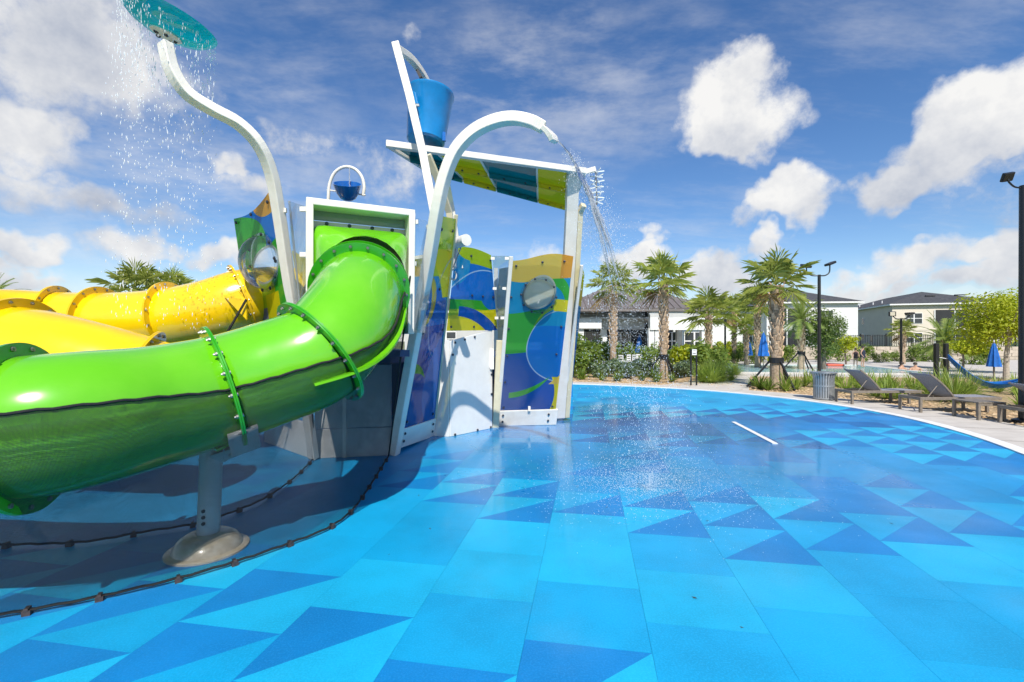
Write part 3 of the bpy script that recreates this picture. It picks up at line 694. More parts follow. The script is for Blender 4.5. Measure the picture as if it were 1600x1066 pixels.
# -- shower: post with a spiral sweep, ending in the tilted bowl
spz = [(490, 716, 6.5), (476, 610, 6.1), (461, 500, 5.62), (447, 410, 5.42), (436, 335, 5.28), (424, 272, 5.15), (404, 226, 5.0), (372, 193, 4.88), (330, 170, 4.74), (292, 145, 4.62), (268, 108, 4.55), (258, 68, 4.55)]
sp_ = catmull([P(*k) for k in spz], 5)
MB().bar(sp_, .12, .10, (.93, -.36, 0)).build('shower_post', M_white, tower, bev=.012)
bc = P(263, 40, 4.75); bn = V((.27, -.02, .96)).normalized()
M_bowl = clear_mat('teal_bowl', (.04, .70, .74), .45, gloss=.35, diff=(.02, .66, .66), sheen=.1)
MB().lathe([(.11, -.10), (.22, -.085), (.33, -.04), (.42, .035), (.43, .06), (.415, .062), (.32, -.02), (.21, -.065), (.09, -.08)], 40, bc, bn).build('shower_bowl', M_bowl, tower, sm=True)
hubm = MB().lathe([(.001, -.125), (.10, -.125), (.14, -.105), (.14, -.08), (.06, -.07)], 24, bc, bn).build('shower_hub', M_white, tower, sm=True)
for i in range(5):
    a = 2 * math.pi * i / 5; qn = V((0, 0, 1)).rotation_difference(-bn)
    inst(BOLT, 'bolt', hubm, bc - bn * .122 + qn @ V((.085 * math.cos(a), .085 * math.sin(a), 0)) - root_loc(tower), qn)
# -- roof
def RP(px, py, h): return P(px, py, (h - CH) * F / (CY - py))
RH = 4.7
fl, frt, br, bl = RP(606, 226, RH), RP(913, 268, RH), RP(890, 326, RH), RP(664, 263, RH)
rqd = [fl, frt, br, bl]
MB().bar([RP(603, 225, RH), RP(915, 268, RH)], .10, .09).build('roof_beam', M_white, tower, bev=.008)
MB().bar([bl, br], .08, .08).build('roof_beam', M_cream, tower)
MB().bar([fl, bl], .08, .06).build('roof_beam', M_white, tower); MB().bar([frt, br], .09, .08).build('roof_beam', M_white, tower)
us = [.015, .22, .43, .73, .985]
for i in range(4):
    for j, (v0, v1) in enumerate(((.03, .47), (.53, .97))):
        u0, u1 = us[i] + .006, us[i + 1] - .006
        qd = [lerpq(rqd, a, b) for a, b in ((u0, v0), (u1, v0), (u1, v1), (u0, v1))]
        pn = MB().slab(qd, .012).build('roof_pane', M_tealp if i in (0, 2) else M_limep, tower)
        e0, e1 = lerpq(rqd, u0, v1), lerpq(rqd, u1, v1)
        MB().bar([e0 + V((0, -.06, -.04)), e1 + V((0, -.06, -.04))], .14, .02, (0, .25, 1)).build('pane_batten', M_teall if i in (0, 2) else M_yelp, pn)
        for w_ in (.3, .75): inst(BOLT, 'bolt', pn, e0.lerp(e1, w_) + V((0, -.07, -.07)) - root_loc(tower), V((0, 0, 1)).rotation_difference(V((0, -.5, -1))))
for u in us[1:4]: MB().bar([lerpq(rqd, u, 0), lerpq(rqd, u, 1)], .05, .035).build('roof_rafter', M_white, tower)
# water wheel chain at the right end of the roof
MB().bar([RP(913, 269, RH), RP(931, 264, RH + .05)], .09, .04).build('wheel_arm', M_white, tower, bev=.01)
wt = RP(931, 266, RH + .05)
stem = MB().tube([wt, wt + V((.02, 0, -.62))], .014, 8).build('wheel_stem', M_steel, tower)
for i in range(7):
    c = wt + V((.02, 0, -.03 - .09 * i)); a0 = i * .5
    b = MB()
    for k in range(5):
        a = a0 + k * 1.2566; d = V((math.cos(a), math.sin(a), .12 * (-1) ** k)); b.bar([c + d * .01, c + d * .13], .02, .008)
    b.build('star_wheel', mat('star_white', (.72, .78, .76), .3) if i == 0 else MATS['star_white'], stem)
# bucket mast
MB().bar([P(618, 68, 6.9), P(640, 150, 6.75), P(661, 240, 6.6), P(678, 330, 6.4), P(686, 385, 6.3)], .115, .10, (1, 0, 0)).build('bucket_mast', M_white, tower, bev=.01)
am = catmull([P(620, 76, 6.95), P(640, 90, 7.3), P(655, 108, 7.6), P(668, 130, 7.9), P(674, 150, 8.1)], 4)
MB().bar(am, .10, .10, (1, 0, 0)).build('bucket_arm', M_white, tower, bev=.01)
MB().bar([P(652, 110, 7.5), P(658, 122, 7.5)], .05, .06).build('hose_clip', M_black, tower)
for x in (657, 660): MB().tube([P(x, 118, 7.55), P(x + 1, 140, 7.5)], .008, 6).build('hose', M_glass, tower)
MB().bar([P(668, 242, 6.9), P(684, 280, 7.1), P(702, 332, 7.4), P(712, 400, 7.6)], .10, .10, (1, 0, 0)).build('roof_prop', M_cream, tower, bev=.008)
MB().bar([P(674, 150, 8.1), P(690, 240, 8.0), P(707, 330, 7.9), P(720, 420, 8.0)], .09, .08, (1, 0, 0)).build('roof_prop', M_white, tower, bev=.008)
# water cannon
cn = MB().tube([P(704, 383, 7.2), P(716, 379, 7.0), P(729, 375, 6.8)], [.085, .085, .088], 18).build('cannon_barrel', M_white, tower, sm=True)
MB().slab([P(699, 385, 7.2), P(716, 378, 7.1), P(711, 420, 7.15), P(704, 424, 7.2)], .05).build('cannon_bracket', M_grey, tower)
MB().tube(catmull([P(705, 420, 7.15), P(704, 432, 7.1), P(709, 438, 7.1), P(713, 432, 7.1), P(711, 424, 7.1)], 4), .012, 8).build('cannon_handle', M_grey, tower)
MB().tube([P(722, 382, 7.0), P(708, 418, 7.1)], .01, 6).build('cannon_rod', M_steel, tower)

# -- tipping buckets
bk = thing('tipping_bucket', 'big bright blue tipping bucket hanging from the tall white mast', 'bucket', P(668, 226, 7.5))
ax = V((.09, .06, 1)).normalized(); bb = P(665, 224, 7.5)
MB().lathe([(.001, 0), (.28, 0), (.31, .03), (.375, .80), (.39, .82), (.39, .85), (.36, .85), (.30, .05), (.001, .04)], 36, bb, ax).build('bucket_shell', M_bucket, bk, sm=True)
MB().slab([P(641, 142, 7.1), P(650, 145, 7.08), P(654, 164, 7.08), P(642, 162, 7.1)], .05).build('bracket', M_bucket, bk, bev=.01)
MB().bar([P(640, 165, 7.05), P(655, 165, 7.05)], .03, .04).build('pivot_bar', M_grey, bk)
MB().box(P(694, 214, 7.4), (.05, .05, .14)).build('stop', M_bucket_d, bk)

sb = thing('small_tipping_bucket', 'small deep blue cone bucket inside the white hoop above the slide', 'bucket', P(543, 315, 6.3))
cb_ = P(544, 314, 6.3); axs = V((.12, -.55, 1)).normalized()
MB().lathe([(.001, 0), (.06, .006), (.105, .035), (.145, .10), (.178, .20), (.185, .23), (.17, .23), (.13, .10), (.001, .02)], 28, cb_, axs).build('bucket_shell', M_bucket_d, sb, sm=True)
MB().tube([P(511, 297, 6.3), P(571, 305, 6.3)], .010, 8).build('pivot_rod', M_white, sb)
hoop = catmull([P(511, 345, 6.35), P(513, 310, 6.3), P(515, 288, 6.3), P(523, 270, 6.3), P(538, 261, 6.3), P(554, 264, 6.3), P(565, 276, 6.3), P(569, 292, 6.3), P(567, 306, 6.3)], 4)
MB().tube(hoop, .022, 12).build('bucket_hoop', M_white, tower, sm=True)

# ------------------------------------------------------------------ slides
def slide(name, label, ctrl, r, m, mf, flanges, rf, loc, nb, seam=None):
    o = thing(name, label, 'slide', loc); path = catmull([P(*c) for c in ctrl], 8)
    cuts = [0] + [int(f * 8) for f in flanges if 0 < f * 8 < len(path) - 1] + [len(path) - 1]
    cuts = sorted(set(cuts))
    bm_ = MB().lathe([(.001, -.026), (.015, -.024), (.015, -.013), (.009, -.013), (.009, .013), (.016, .013), (.016, .024), (.009, .026), (.008, .036), (.001, .037)], 7).mesh('bolt', M_steel, smooth_=True)
    for a, b in zip(cuts[:-1], cuts[1:]):
        if b - a < 1: continue
        MB().tube(path[a:b + 1], r, 56, cap=False).build('tube_section', m, o, sm=True)
    for f in flanges:
        i = min(len(path) - 2, int(f * 8)); c = path[i]; t = (path[i + 1] - path[max(0, i - 1)]).normalized()
        fo = MB().lathe([(r * .98, -.013), (rf, -.013), (rf, -.002), (rf - .004, 0), (rf, .002), (rf, .013), (r * .98, .013)], 64, c, t).build('flange', mf, o, sm=True)
        qn = V((0, 0, 1)).rotation_difference(t)
        for k in range(nb):
            a = 2 * math.pi * (k + .5) / nb; rr = (r + rf) / 2 + .005
            inst(bm_, 'bolt', fo, c + qn @ V((rr * math.cos(a), rr * math.sin(a), 0)) - V(loc), qn)
    return o, path
gctrl = [(570, 438, 5.45), (566, 446, 5.0), (560, 462, 4.6), (540, 505, 4.15), (500, 553, 3.86), (430, 582, 3.72), (348, 608, 3.58), (245, 634, 3.22), (140, 653, 2.88), (44, 667, 2.72), (-70, 680, 2.68), (-230, 700, 2.75), (-420, 720, 3.0)]
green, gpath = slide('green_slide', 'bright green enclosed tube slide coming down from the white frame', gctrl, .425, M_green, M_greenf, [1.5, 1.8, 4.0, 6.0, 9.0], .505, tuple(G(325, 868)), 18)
# squared transition box at the head of the slide
tb = MB(); rows = []
bx0 = lerpq(fq, .5, .435) - fnv * .10
ux = (fq[1] - fq[0]).normalized(); uz = V((0, 0, 1))
def rrect(c, w, h, r_, n=7):
    out = []
    for cx_, cz_, a0 in ((1, 1, 0), (-1, 1, 90), (-1, -1, 180), (1, -1, 270)):
        for k in range(n): a = R(a0 + 90 * k / (n - 1)); out.append(c + ux * (cx_ * (w - r_) + r_ * math.cos(a)) + uz * (cz_ * (h - r_) + r_ * math.sin(a)))
    return out
secs = [(0, .525, .585, .08), (.10, .525, .585, .09), (.20, .51, .565, .14), (.34, .45, .47, .30), (.46, .43, .43, .42)]
rs_ = [rrect(bx0 + fnv * d, w, h, r_) for d, w, h, r_ in secs]
for r1 in rs_: r1.append(r1[0])
MB().patch(rs_).build('entry_box', M_green, green, sm=True)
# seam strip along the outer side of the upper bend
strip = []
for i in range(12, 36):
    t = (gpath[i + 1] - gpath[i - 1]).normalized(); sd_ = t.cross(V((0, 0, 1))).normalized(); 
    if sd_.x < 0: sd_ = -sd_
    dn = t.cross(sd_).normalized(); dn = -dn if dn.z > 0 else dn
    strip.append(gpath[i] + (sd_ * .93 + dn * .37).normalized() * .455)
MB().bar(strip, .02, .09, (0, 0, 1)).build('seam_strip', M_green, green)
low = []
for i in range(33, 66):
    t = (gpath[min(i + 1, len(gpath) - 1)] - gpath[i - 1]).normalized(); sd_ = V((0, 0, 1)).cross(t).normalized(); sd_ = -sd_ if sd_.y > 0 else sd_
    low.append(gpath[i] + (sd_ * .35 + V((0, 0, -1))).normalized() * .44)
MB().bar(low[:18], .02, .07, (0, 0, 1)).build('seam_strip', M_green, green)
# support post of the green slide
pb = G(325, 858)
pk = gpath[48].copy()
MB().tube([pb + V((0, 0, .02)), V((pb.x + .03, pb.y - .0, .86))], .082, 24).build('support_post', M_post, green, sm=True)
MB().lathe([(.295, 0), (.295, .014), (.285, .02), (.25, .024), (.235, .06), (.205, .10), (.16, .128), (.11, .14), (.084, .142)], 48, pb).build('post_footing', M_base, green, sm=True)
for k in range(3): MB().lathe([(.014, 0), (.014, .01), (.001, .011)], 10, pb + V((.02, -.083, .24 + .05 * k)), (0.1, -1, 0)).build('bolt_hole', M_black, green)
sad = []
t48 = (gpath[49] - gpath[47]).normalized(); s48 = t48.cross(V((0, 0, 1))).normalized(); d48 = t48.cross(s48).normalized(); d48 = -d48 if d48.z > 0 else d48
for w_ in (-.10, .10):
    sad.append([gpath[48] + t48 * w_ + (s48 * math.sin(R(a)) + d48 * math.cos(R(a))) * (.455 + (.0 if abs(a) > 30 else .06)) for a in range(-52, 53, 8)])
so = MB().patch(sad).build('saddle', M_post, green, sm=True); k_ = so.modifiers.new('thickness', 'SOLIDIFY'); k_.thickness = .02
MB().slab([gpath[48] + d48 * .44 + s48 * -.26, gpath[48] + d48 * .44 + s48 * .26, V((pb.x + .12, pb.y, .72)), V((pb.x - .08, pb.y, .72))], .03).build('saddle_gusset', M_post, green)
hp = gpath[72]
yctrl = [(455, 462, 6.6), (410, 466, 6.25), (375, 473, 6.05), (330, 488, 5.95), (272, 500, 5.95), (215, 506, 5.95), (158, 508, 5.95), (90, 507, 5.9), (20, 505, 5.7), (-50, 508, 5.3), (-70, 522, 4.75), (-20, 540, 4.35), (70, 556, 4.3), (150, 575, 4.35), (215, 592, 4.45), (270, 610, 4.6)]
yellow, ypath = slide('yellow_slide', 'yellow tube slide coiling behind the green slide', yctrl, .42, M_yellow, M_yellowf, [1.9, 4.0, 6.0, 7.1, 11.6, 14.0], .50, tuple(G(150, 720)), 16)
# mounting gusset where the yellow tube meets the tower
MB().slab([P(372, 455, 5.6), P(386, 470, 5.55), P(386, 500, 5.55), P(350, 462, 5.6)], .02).build('mount_gusset', M_yellowf, yellow)
MB().bar([P(385, 468, 5.5), P(355, 520, 5.5)], .02, .02).build('mount_cable', M_black, yellow)
lowy = [p + V((0, -.10, -.40)) for p in ypath[30:50]]
MB().bar(lowy, .02, .06, (0, 1, 0)).build('seam_strip', M_yellowf, yellow)
for i, (x, y) in enumerate(((-20, 690), (165, 705))):
    b_ = G(x, y); MB().tube([b_, V((b_.x, b_.y, 1.5))], .08, 16).build('support_post', M_post, yellow, sm=True)

# ------------------------------------------------------------------ safety nets
def net_mat():
    m = bpy.data.materials.new('black_netting'); m.use_nodes = True; t = m.node_tree; t.nodes.clear()
    uv = nd(t, 'ShaderNodeUVMap'); uv.uv_map = 'uv'; s_ = nd(t, 'ShaderNodeSeparateXYZ'); t.links.new(uv.outputs[0], s_.inputs[0])
    def grid(x, n, w): return mth(t, 'LESS_THAN', mth(t, 'FRACT', mth(t, 'MULTIPLY', x, n)), w)
    wd = smooth(t, s_.outputs[1], .36, .52, .21, .30)     # strands get wider in the upper part of the net
    k = mth(t, 'MAXIMUM', grid(s_.outputs[0], 1000.0, wd), grid(s_.outputs[1], 260.0, wd))
    df = nd(t, 'ShaderNodeBsdfDiffuse'); df.inputs[0].default_value = (.03, .032, .036, 1); tr = nd(t, 'ShaderNodeBsdfTransparent')
    mx = nd(t, 'ShaderNodeMixShader'); t.links.new(k, mx.inputs[0]); t.links.new(tr.outputs[0], mx.inputs[1]); t.links.new(df.outputs[0], mx.inputs[2])
    o = nd(t, 'ShaderNodeOutputMaterial'); t.links.new(mx.outputs[0], o.inputs[0]); return m
M_net = net_mat()
CLIP = MB().box((0, 0, .016), (.042, .04, .032)).box((0, 0, .038), (.022, .046, .016)).mesh('floor_clip', M_clip)
def net(name, label, top, bot, loc, nclip):
    o = thing(name, label, 'net', loc); n = 72
    def res(p):
        c = catmull(p, 12); d = [0]
        for a, b in zip(c[:-1], c[1:]): d.append(d[-1] + (b - a).length)
        out = []
        for k in range(n + 1):
            s_ = d[-1] * k / n; i = max(j for j in range(len(d)) if d[j] <= s_ + 1e-9); i = min(i, len(c) - 2)
            out.append(c[i].lerp(c[i + 1], (s_ - d[i]) / max(1e-9, d[i + 1] - d[i])))
        return out
    T, B = res(top), res(bot); rows = []
    for i in range(21):
        v = i / 20; rows.append([B[k].lerp(T[k], v) - V((0, 0, .10 * math.sin(v * 3.14))) * (.6 + .4 * math.sin(k * .5)) for k in range(n + 1)])
    rows[0] = [p + V((0, 0, .03)) for p in rows[0]]
    for ri, r_ in enumerate(rows[1:]):               # the net lies on the tube where it meets it
        mind = .434 if ri >= 17 else .445
        for k in range(n + 1):
            for _ in range(3):
                c = min(gdense, key=lambda q: (q - r_[k]).length_squared); d = r_[k] - c
                if d.length < mind: r_[k] = c + d.normalized() * (mind + .001)
    MB().patch(rows).build('netting', M_net, o, sm=True)
    def rope(p, nm, r_=.011): MB().tube([q + V((0, 0, .004 * math.sin(i * 2.1))) for i, q in enumerate(p)], r_, 7).build(nm, M_rope, o, sm=True)
    rope(rows[0], 'floor_rope', .010); rope(rows[-1], 'top_rope', .009)
    rope([r_[-1] for r_ in rows], 'side_rope'); 
    for k in range(nclip):
        i = int((k + .5) * n / nclip); t = (B[min(i + 1, n)] - B[i - 1]).normalized()
        c = inst(CLIP, 'floor_clip', o, B[i] - V(loc)); c.rotation_euler.z = math.atan2(t.y, t.x)
    return o
gdense = catmull(gpath, 4)
def on_tube(px, py, c=0):   # where the line of sight through that pixel meets the tube
    Z = 1.6
    while Z < 6:
        p = P(px, py, Z)
        if min((q - p).length_squared for q in gdense) < .434 ** 2: return p
        Z += .012
    return P(px, py, 3.6)
top_o = [on_tube(*k) for k in ((-170, 668, 0), (-60, 655, 0), (60, 641, 0), (170, 629, 0), (260, 620, 0), (345, 611, 0), (420, 592, 0), (500, 568, 0), (560, 549, 0))] + [P(600, 517, 4.1), P(627, 470, 4.6), P(641, 432, 5.2)]
bot_o = [G(-150, 990) , G(0, 968), G(140, 942), G(270, 912), G(372, 882), G(455, 853), G(512, 830), G(550, 802), G(580, 760), G(607, 716)]
net('safety_net', 'black mesh safety net draped from the near side of the green slide to the floor', top_o, bot_o, tuple(G(372, 882)), 13)
top_i = [p + V((.0, .78, -.05)) for p in [V(gpath[88]) + V((0, -.35, 0)), V(gpath[76]) + V((0, -.35, 0)), V(gpath[66]) + V((0, -.35, 0)), V(gpath[56]) + V((0, -.35, 0)), V(gpath[46]) + V((.0, -.35, 0)), V(gpath[38]) + V((-.1, -.35, 0))]] + [P(470, 470, 5.3), P(480, 440, 5.6)]
bot_i = [G(-120, 862), G(0, 857), G(130, 852), G(225, 836), G(310, 822), G(375, 800), G(418, 780), G(460, 750), G(491, 719)]
net('safety_net', 'black mesh safety net hanging on the far side of the green slide', top_i, bot_i, tuple(G(310, 822)), 10)

# ------------------------------------------------------------------ falling water
M_foam = mat('water_foam', (.93, .95, .97), .35, trans=.4)
M_drop = clear_mat('water_drop', (.95, .97, 1.0), .75, gloss=.5, diff=(.92, .95, 1.0), sheen=.5, rough=.05)
M_sheet = clear_mat('water_sheet', (.95, .97, 1.0), .40, gloss=.8, diff=(.95, .97, 1.0), sheen=.25, rough=.12)
OCT = [(1, 0, 0), (-1, 0, 0), (0, 1, 0), (0, -1, 0), (0, 0, 1), (0, 0, -1)]
OF = [(0, 2, 4), (2, 1, 4), (1, 3, 4), (3, 0, 4), (2, 0, 5), (1, 2, 5), (3, 1, 5), (0, 3, 5)]
def drop(mb, p, r, st=1.6): mb.add([p + V((x * r, y * r, z * r * st)) for x, y, z in OCT], OF)
g2 = random.Random(11)
mb = MB(); strands = []
for i in range(64):      # strings of drops leaving the rim of the bowl
    a = g2.random() * 6.28; rr = g2.choice((.39, .41, .30, .18)); qn = V((0, 0, 1)).rotation_difference(bn)
    p = bc + qn @ V((rr * math.cos(a), rr * math.sin(a), -.02)); vx = V((g2.uniform(-.35, .2), g2.uniform(-.3, .1), 0)) * .45
    for k in range(44):
        t = (k + g2.random()) / 44 * .82
        if g2.random() < .15 + .5 * t: continue
        q_ = p + vx * t + V((0, 0, -4.2 * t * t - .35 * t)) + V((g2.gauss(0, .012 + .05 * t), g2.gauss(0, .012 + .05 * t), 0))
        drop(mb, q_, g2.uniform(.0018, .0062) * (1.0 if t > .25 else .7), g2.uniform(3, 9) if t < .35 else g2.uniform(1.6, 5))
tag(mb.build('shower_water', M_foam, off=bc), 'strings of drops falling from the teal shower bowl', 'water', None, 'stuff')
# sheet pouring off the arch
tipc = P(864, 216, 5.25); wdir = V((.62, -.02, -.35)); land = G(1015, 762)
def fall(t): return tipc + V((1.36 * t, -.10 * t, -.72 * t - 4.9 * t * t))
sdv = V((.35, .93, 0)).normalized()
rows = []
for i in range(26):
    t = i / 25 * .30; c = fall(t); wv_ = .062 + .10 * t
    rows.append([c + sdv * (j / 12 * 2 - 1) * wv_ + V((.018, 0, .022)) * (math.sin(i * .55 + j * .8) + .6 * math.sin(i * .23 - j * 1.3)) * (.08 + 2.2 * t) for j in range(13)])
fallo = thing('waterfall', 'clear water pouring from the white arch onto the pad', 'water', tuple(land))
MB().patch(rows).build('water_sheet', M_sheet, fallo, sm=True)
for i in range(20):      # the sheet tears into threads
    u = g2.uniform(-1, 1); t0_ = g2.uniform(.12, .30); t1_ = t0_ + g2.uniform(.10, .28); jx, jy = g2.gauss(0, .22), g2.gauss(0, .2); pts = []; n_ = 14
    for k in range(n_): t = t0_ + (t1_ - t0_) * k / (n_ - 1); pts.append(fall(t) + sdv * u * (.062 + .10 * t) + V((jx, jy, 0)) * (t - t0_) + V((math.sin(k * .9 + i), math.cos(k * 1.1 + i), 0)) * .006)
    MB().tube(pts, [.002 + g2.uniform(.006, .012) * math.sin(3.14 * k / (n_ - 1)) * (1 + .4 * math.sin(k * 1.9 + i)) for k in range(n_)], 7).build('water_thread', M_sheet, fallo, sm=True)
mb = MB()
for i in range(9500):
    t = .12 + g2.random() ** .7 * .72; c = fall(t)
    if c.z < .02: continue
    sp2 = .03 + .42 * max(0, t - .12)
    c = c + V((g2.gauss(0, sp2), g2.gauss(0, sp2 * .8), g2.gauss(0, sp2 * .6)))
    if c.z > .02: drop(mb, c, g2.uniform(.0010, .0034) * (1.5 if g2.random() < .06 else 1), g2.uniform(1.2, 3))
o = mb.build('falling_drop', M_foam, fallo); tag(o, kind='stuff')
mb = MB(); lc = fall(.80); lc.z = 0
for i in range(7500):
    a = g2.random() * 6.28; rr = abs(g2.gauss(0, .6)); h = abs(g2.gauss(0, .15)) * math.exp(-rr * .6) + .004
    drop(mb, lc + V((math.cos(a) * rr * 1.35, math.sin(a) * rr, h)), g2.uniform(.0010, .0036), 1.1)
o = mb.build('splash_drop', M_foam, fallo); tag(o, kind='stuff')
mb = MB()
for i in range(60):      # a thread of water running from the small bucket, sheet bits near the wheel
    drop(mb, P(546 + g2.gauss(0, .6), 262 + i * .55, 6.28), .004, 3)
o = mb.build('bucket_trickle', M_drop, None, off=P(546, 270, 6.28)); tag(o, 'thin trickle of water running into the small cone bucket', 'water', None, 'stuff')

# ------------------------------------------------------------------ buildings
M_stucco = mat('white_stucco', (.78, .78, .75), .85, var=.06, vscale=1.2, bump=.15, bscale=20)
M_shade_band = mat('grey_stucco', (.55, .55, .53), .85, var=.08, vscale=1.2, bump=.15, bscale=20)  # eave shade put into the colour of clubhouse upper walls; plain grey elsewhere
M_beige = mat('beige_stucco', (.74, .66, .54), .85, var=.06, vscale=1.0, bump=.15, bscale=20)
M_metalroof = mat('brown_metal_roof', (.23, .20, .185), .5, metal=.3, var=.2, vscale=1.5)
M_shingle = mat('charcoal_shingle', (.045, .047, .052), .9, var=.35, vscale=3, tint=(.075, .075, .08), bump=.5, bscale=14)
M_trim = mat('white_trim', (.80, .80, .78), .5)
M_win = mat('window_glass', (.03, .04, .05), .08, spec=.9, var=.4, vscale=1.5)
M_screen = mat('dark_screen', (.03, .032, .034), .6, var=.3, vscale=1.0)
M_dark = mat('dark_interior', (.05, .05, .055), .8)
def bx(name, x0, x1, y0, y1, z0, z1, m, parent, bev=0): return MB().box(((x0 + x1) / 2, (y0 + y1) / 2, (z0 + z1) / 2), (x1 - x0, y1 - y0, z1 - z0)).build(name, m, parent, bev=bev)
def hip(name, x0, x1, y0, y1, z, rz_, m, parent, oh=.6, ridge=None):
    x0 -= oh; x1 += oh; y0 -= oh; y1 += oh; dx, dy = x1 - x0, y1 - y0; k = min(dx, dy) / 2
    if ridge: k = ridge
    a = V((x0 + k, (y0 + y1) / 2, rz_)) if dx >= dy else V(((x0 + x1) / 2, y0 + k, rz_)); b = V((x1 - k, (y0 + y1) / 2, rz_)) if dx >= dy else V(((x0 + x1) / 2, y1 - k, rz_))
    c = [V((x0, y0, z)), V((x1, y0, z)), V((x1, y1, z)), V((x0, y1, z))]
    fs = [(0, 1, 5, 4), (1, 2, 5), (2, 3, 4, 5), (3, 0, 4)] if dx >= dy else [(0, 1, 4), (1, 2, 5, 4), (2, 3, 5), (3, 0, 4, 5)]
    o = MB().add(c + [a, b], fs + [(3, 2, 1, 0)]).build(name, m, parent)
    MB().box(((x0 + x1) / 2, (y0 + y1) / 2, z - .12), (dx - .02, dy - .02, .2)).build('fascia', M_trim if m is M_shingle else M_metalroof, o)
    return o, c, a, b
def window(x0, x1, z0, z1, y, parent, face='front', mull=1, m=M_win, fw=.07):
    w = MB().box(((x0 + x1) / 2, y - .02, (z0 + z1) / 2), (x1 - x0, .08, z1 - z0)).build('window', M_trim, parent)
    n = mull + 1
    for i in range(n):
        a = x0 + (x1 - x0) * i / n + fw; b = x0 + (x1 - x0) * (i + 1) / n - fw
        for j in range(2):
            c0 = z0 + (z1 - z0) * j / 2 + fw * .7; c1 = z0 + (z1 - z0) * (j + 1) / 2 - fw * .7
            MB().box(((a + b) / 2, y - .055, (c0 + c1) / 2), (b - a, .03, c1 - c0)).build('pane', m, w)
    return w
# clubhouse: front runs parallel to the picture
cz = 32.0
def X(px, Z): return (px - CX) / F * Z
club = thing('clubhouse', 'white clubhouse with brown metal hip roof and open shaded porch', 'clubhouse', (9, 32, 0), local=True); club.location = (0, 0, 0)
cx0, cx1 = X(1016, cz), X(1104, cz)
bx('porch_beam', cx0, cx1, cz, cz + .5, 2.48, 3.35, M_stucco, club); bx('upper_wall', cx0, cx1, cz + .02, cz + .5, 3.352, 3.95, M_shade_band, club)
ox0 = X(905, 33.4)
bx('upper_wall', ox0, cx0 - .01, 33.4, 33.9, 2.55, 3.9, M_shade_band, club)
bx('wall_block', X(905, 32.6), X(940, 32.6), 32.6, 33.3, 2.6, 3.3, M_stucco, club)
for px, zz in ((1018, 32.1), (1028, 32.1), (1101, 32.1), (944, 33.5), (908, 32.8), (1062, 36)):
    bx('column', X(px, zz) - .2, X(px, zz) + .2, zz, zz + .4, 0, 2.6, M_stucco, club)
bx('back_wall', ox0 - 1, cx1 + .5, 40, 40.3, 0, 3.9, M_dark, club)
bx('porch_floor', ox0, cx1, 32, 40, -.01, .03, M_conc, club)
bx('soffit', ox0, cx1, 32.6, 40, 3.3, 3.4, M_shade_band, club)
for px in (930, 970, 1050, 1085): window(X(px, 39.9) - .9, X(px, 39.9) + .9, .9, 2.5, 39.95, club)
rf, cc, ra_, rb_ = hip('roof', X(880, 34), cx1 + .1, 32.6, 45, 4.0, 6.6, M_metalroof, club, oh=.7)
for i in range(24):          # standing seams on the front slope
    f_ = (i + .5) / 24; p0 = cc[0].lerp(cc[1], f_)
    xx = p0.x; top_x = min(max(xx, ra_.x), rb_.x)
    k = 1.0
    if xx < ra_.x: k = (xx - cc[0].x) / (ra_.x - cc[0].x)
    if xx > rb_.x: k = (cc[1].x - xx) / (cc[1].x - rb_.x)
    p1 = V((xx, p0.y + (ra_.y - p0.y) * k, p0.z + (ra_.z - p0.z) * k))
    MB().bar([p0 + V((0, 0, .03)), p1 + V((0, 0, .03))], .05, .06, (1, 0, 0)).build('roof_seam', M_metalroof, rf)
bx('eave_gable', X(900, 32.3), X(935, 32.3), 32.0, 34, 3.7, 3.86, M_metalroof, club)

def house(name, label, org, yaw, w, d, base, eave, ridge, wallm, loc_parts, oh=.5):
    o = thing(name, label, 'house', org, local=True, rz=yaw)
    bx('wall', 0, w, 0, d, base - 1.5, eave, wallm, o)
    r_, *_ = hip('roof', 0, w, 0, d, eave + .22, ridge, M_shingle, o, oh)
    loc_parts(o, r_); return o
def beige_parts(o, r_):
    for z0, z1 in ((4.2, 5.7), (1.5, 2.9)): window(1.6, 3.6, z0, z1, 0, o)
    for z0, z1 in ((3.7, 6.1), (.9, 3.2)):
        l = bx('lanai_screen', 5.0, 9.6, -.06, .3, z0, z1, M_screen, o)
        for x in (5.0, 7.3, 9.6): bx('lanai_post', x - .06, x + .06, -.1, -.061, z0, z1, M_trim, l)
    bx('floor_band', -.03, 12.03, -.03, 0, 3.25, 3.45, M_beige, o)
    for y, z0 in ((9, 4.3), (17, 4.3), (9, 1.7), (6, 1.4)):
        w_ = bx('window', -.06, 0, y, y + .8, z0, z0 + 1.2, M_trim, o); bx('pane', -.08, -.061, y + .08, y + .72, z0 + .08, z0 + 1.12, M_win, w_)
    for x, y in ((5.5, 3.2), (9, 3.2)): bx('roof_vent', x, x + 1.2, y, y + .25, 8.35, 8.5, M_shingle, r_)
    for y in (6, 9, 14): MB().tube([(1.2, y, 7.2), (1.2, y, 8.0)], .08, 8).build('vent_pipe', M_trim, r_)
ho = P(1394, 540, 66)
house('beige_house', 'two storey beige house with charcoal hip roof behind the black fence', (ho.x, ho.y, 0), R(-17), 13, 24, .95, 6.85, 9.3, M_beige, beige_parts)
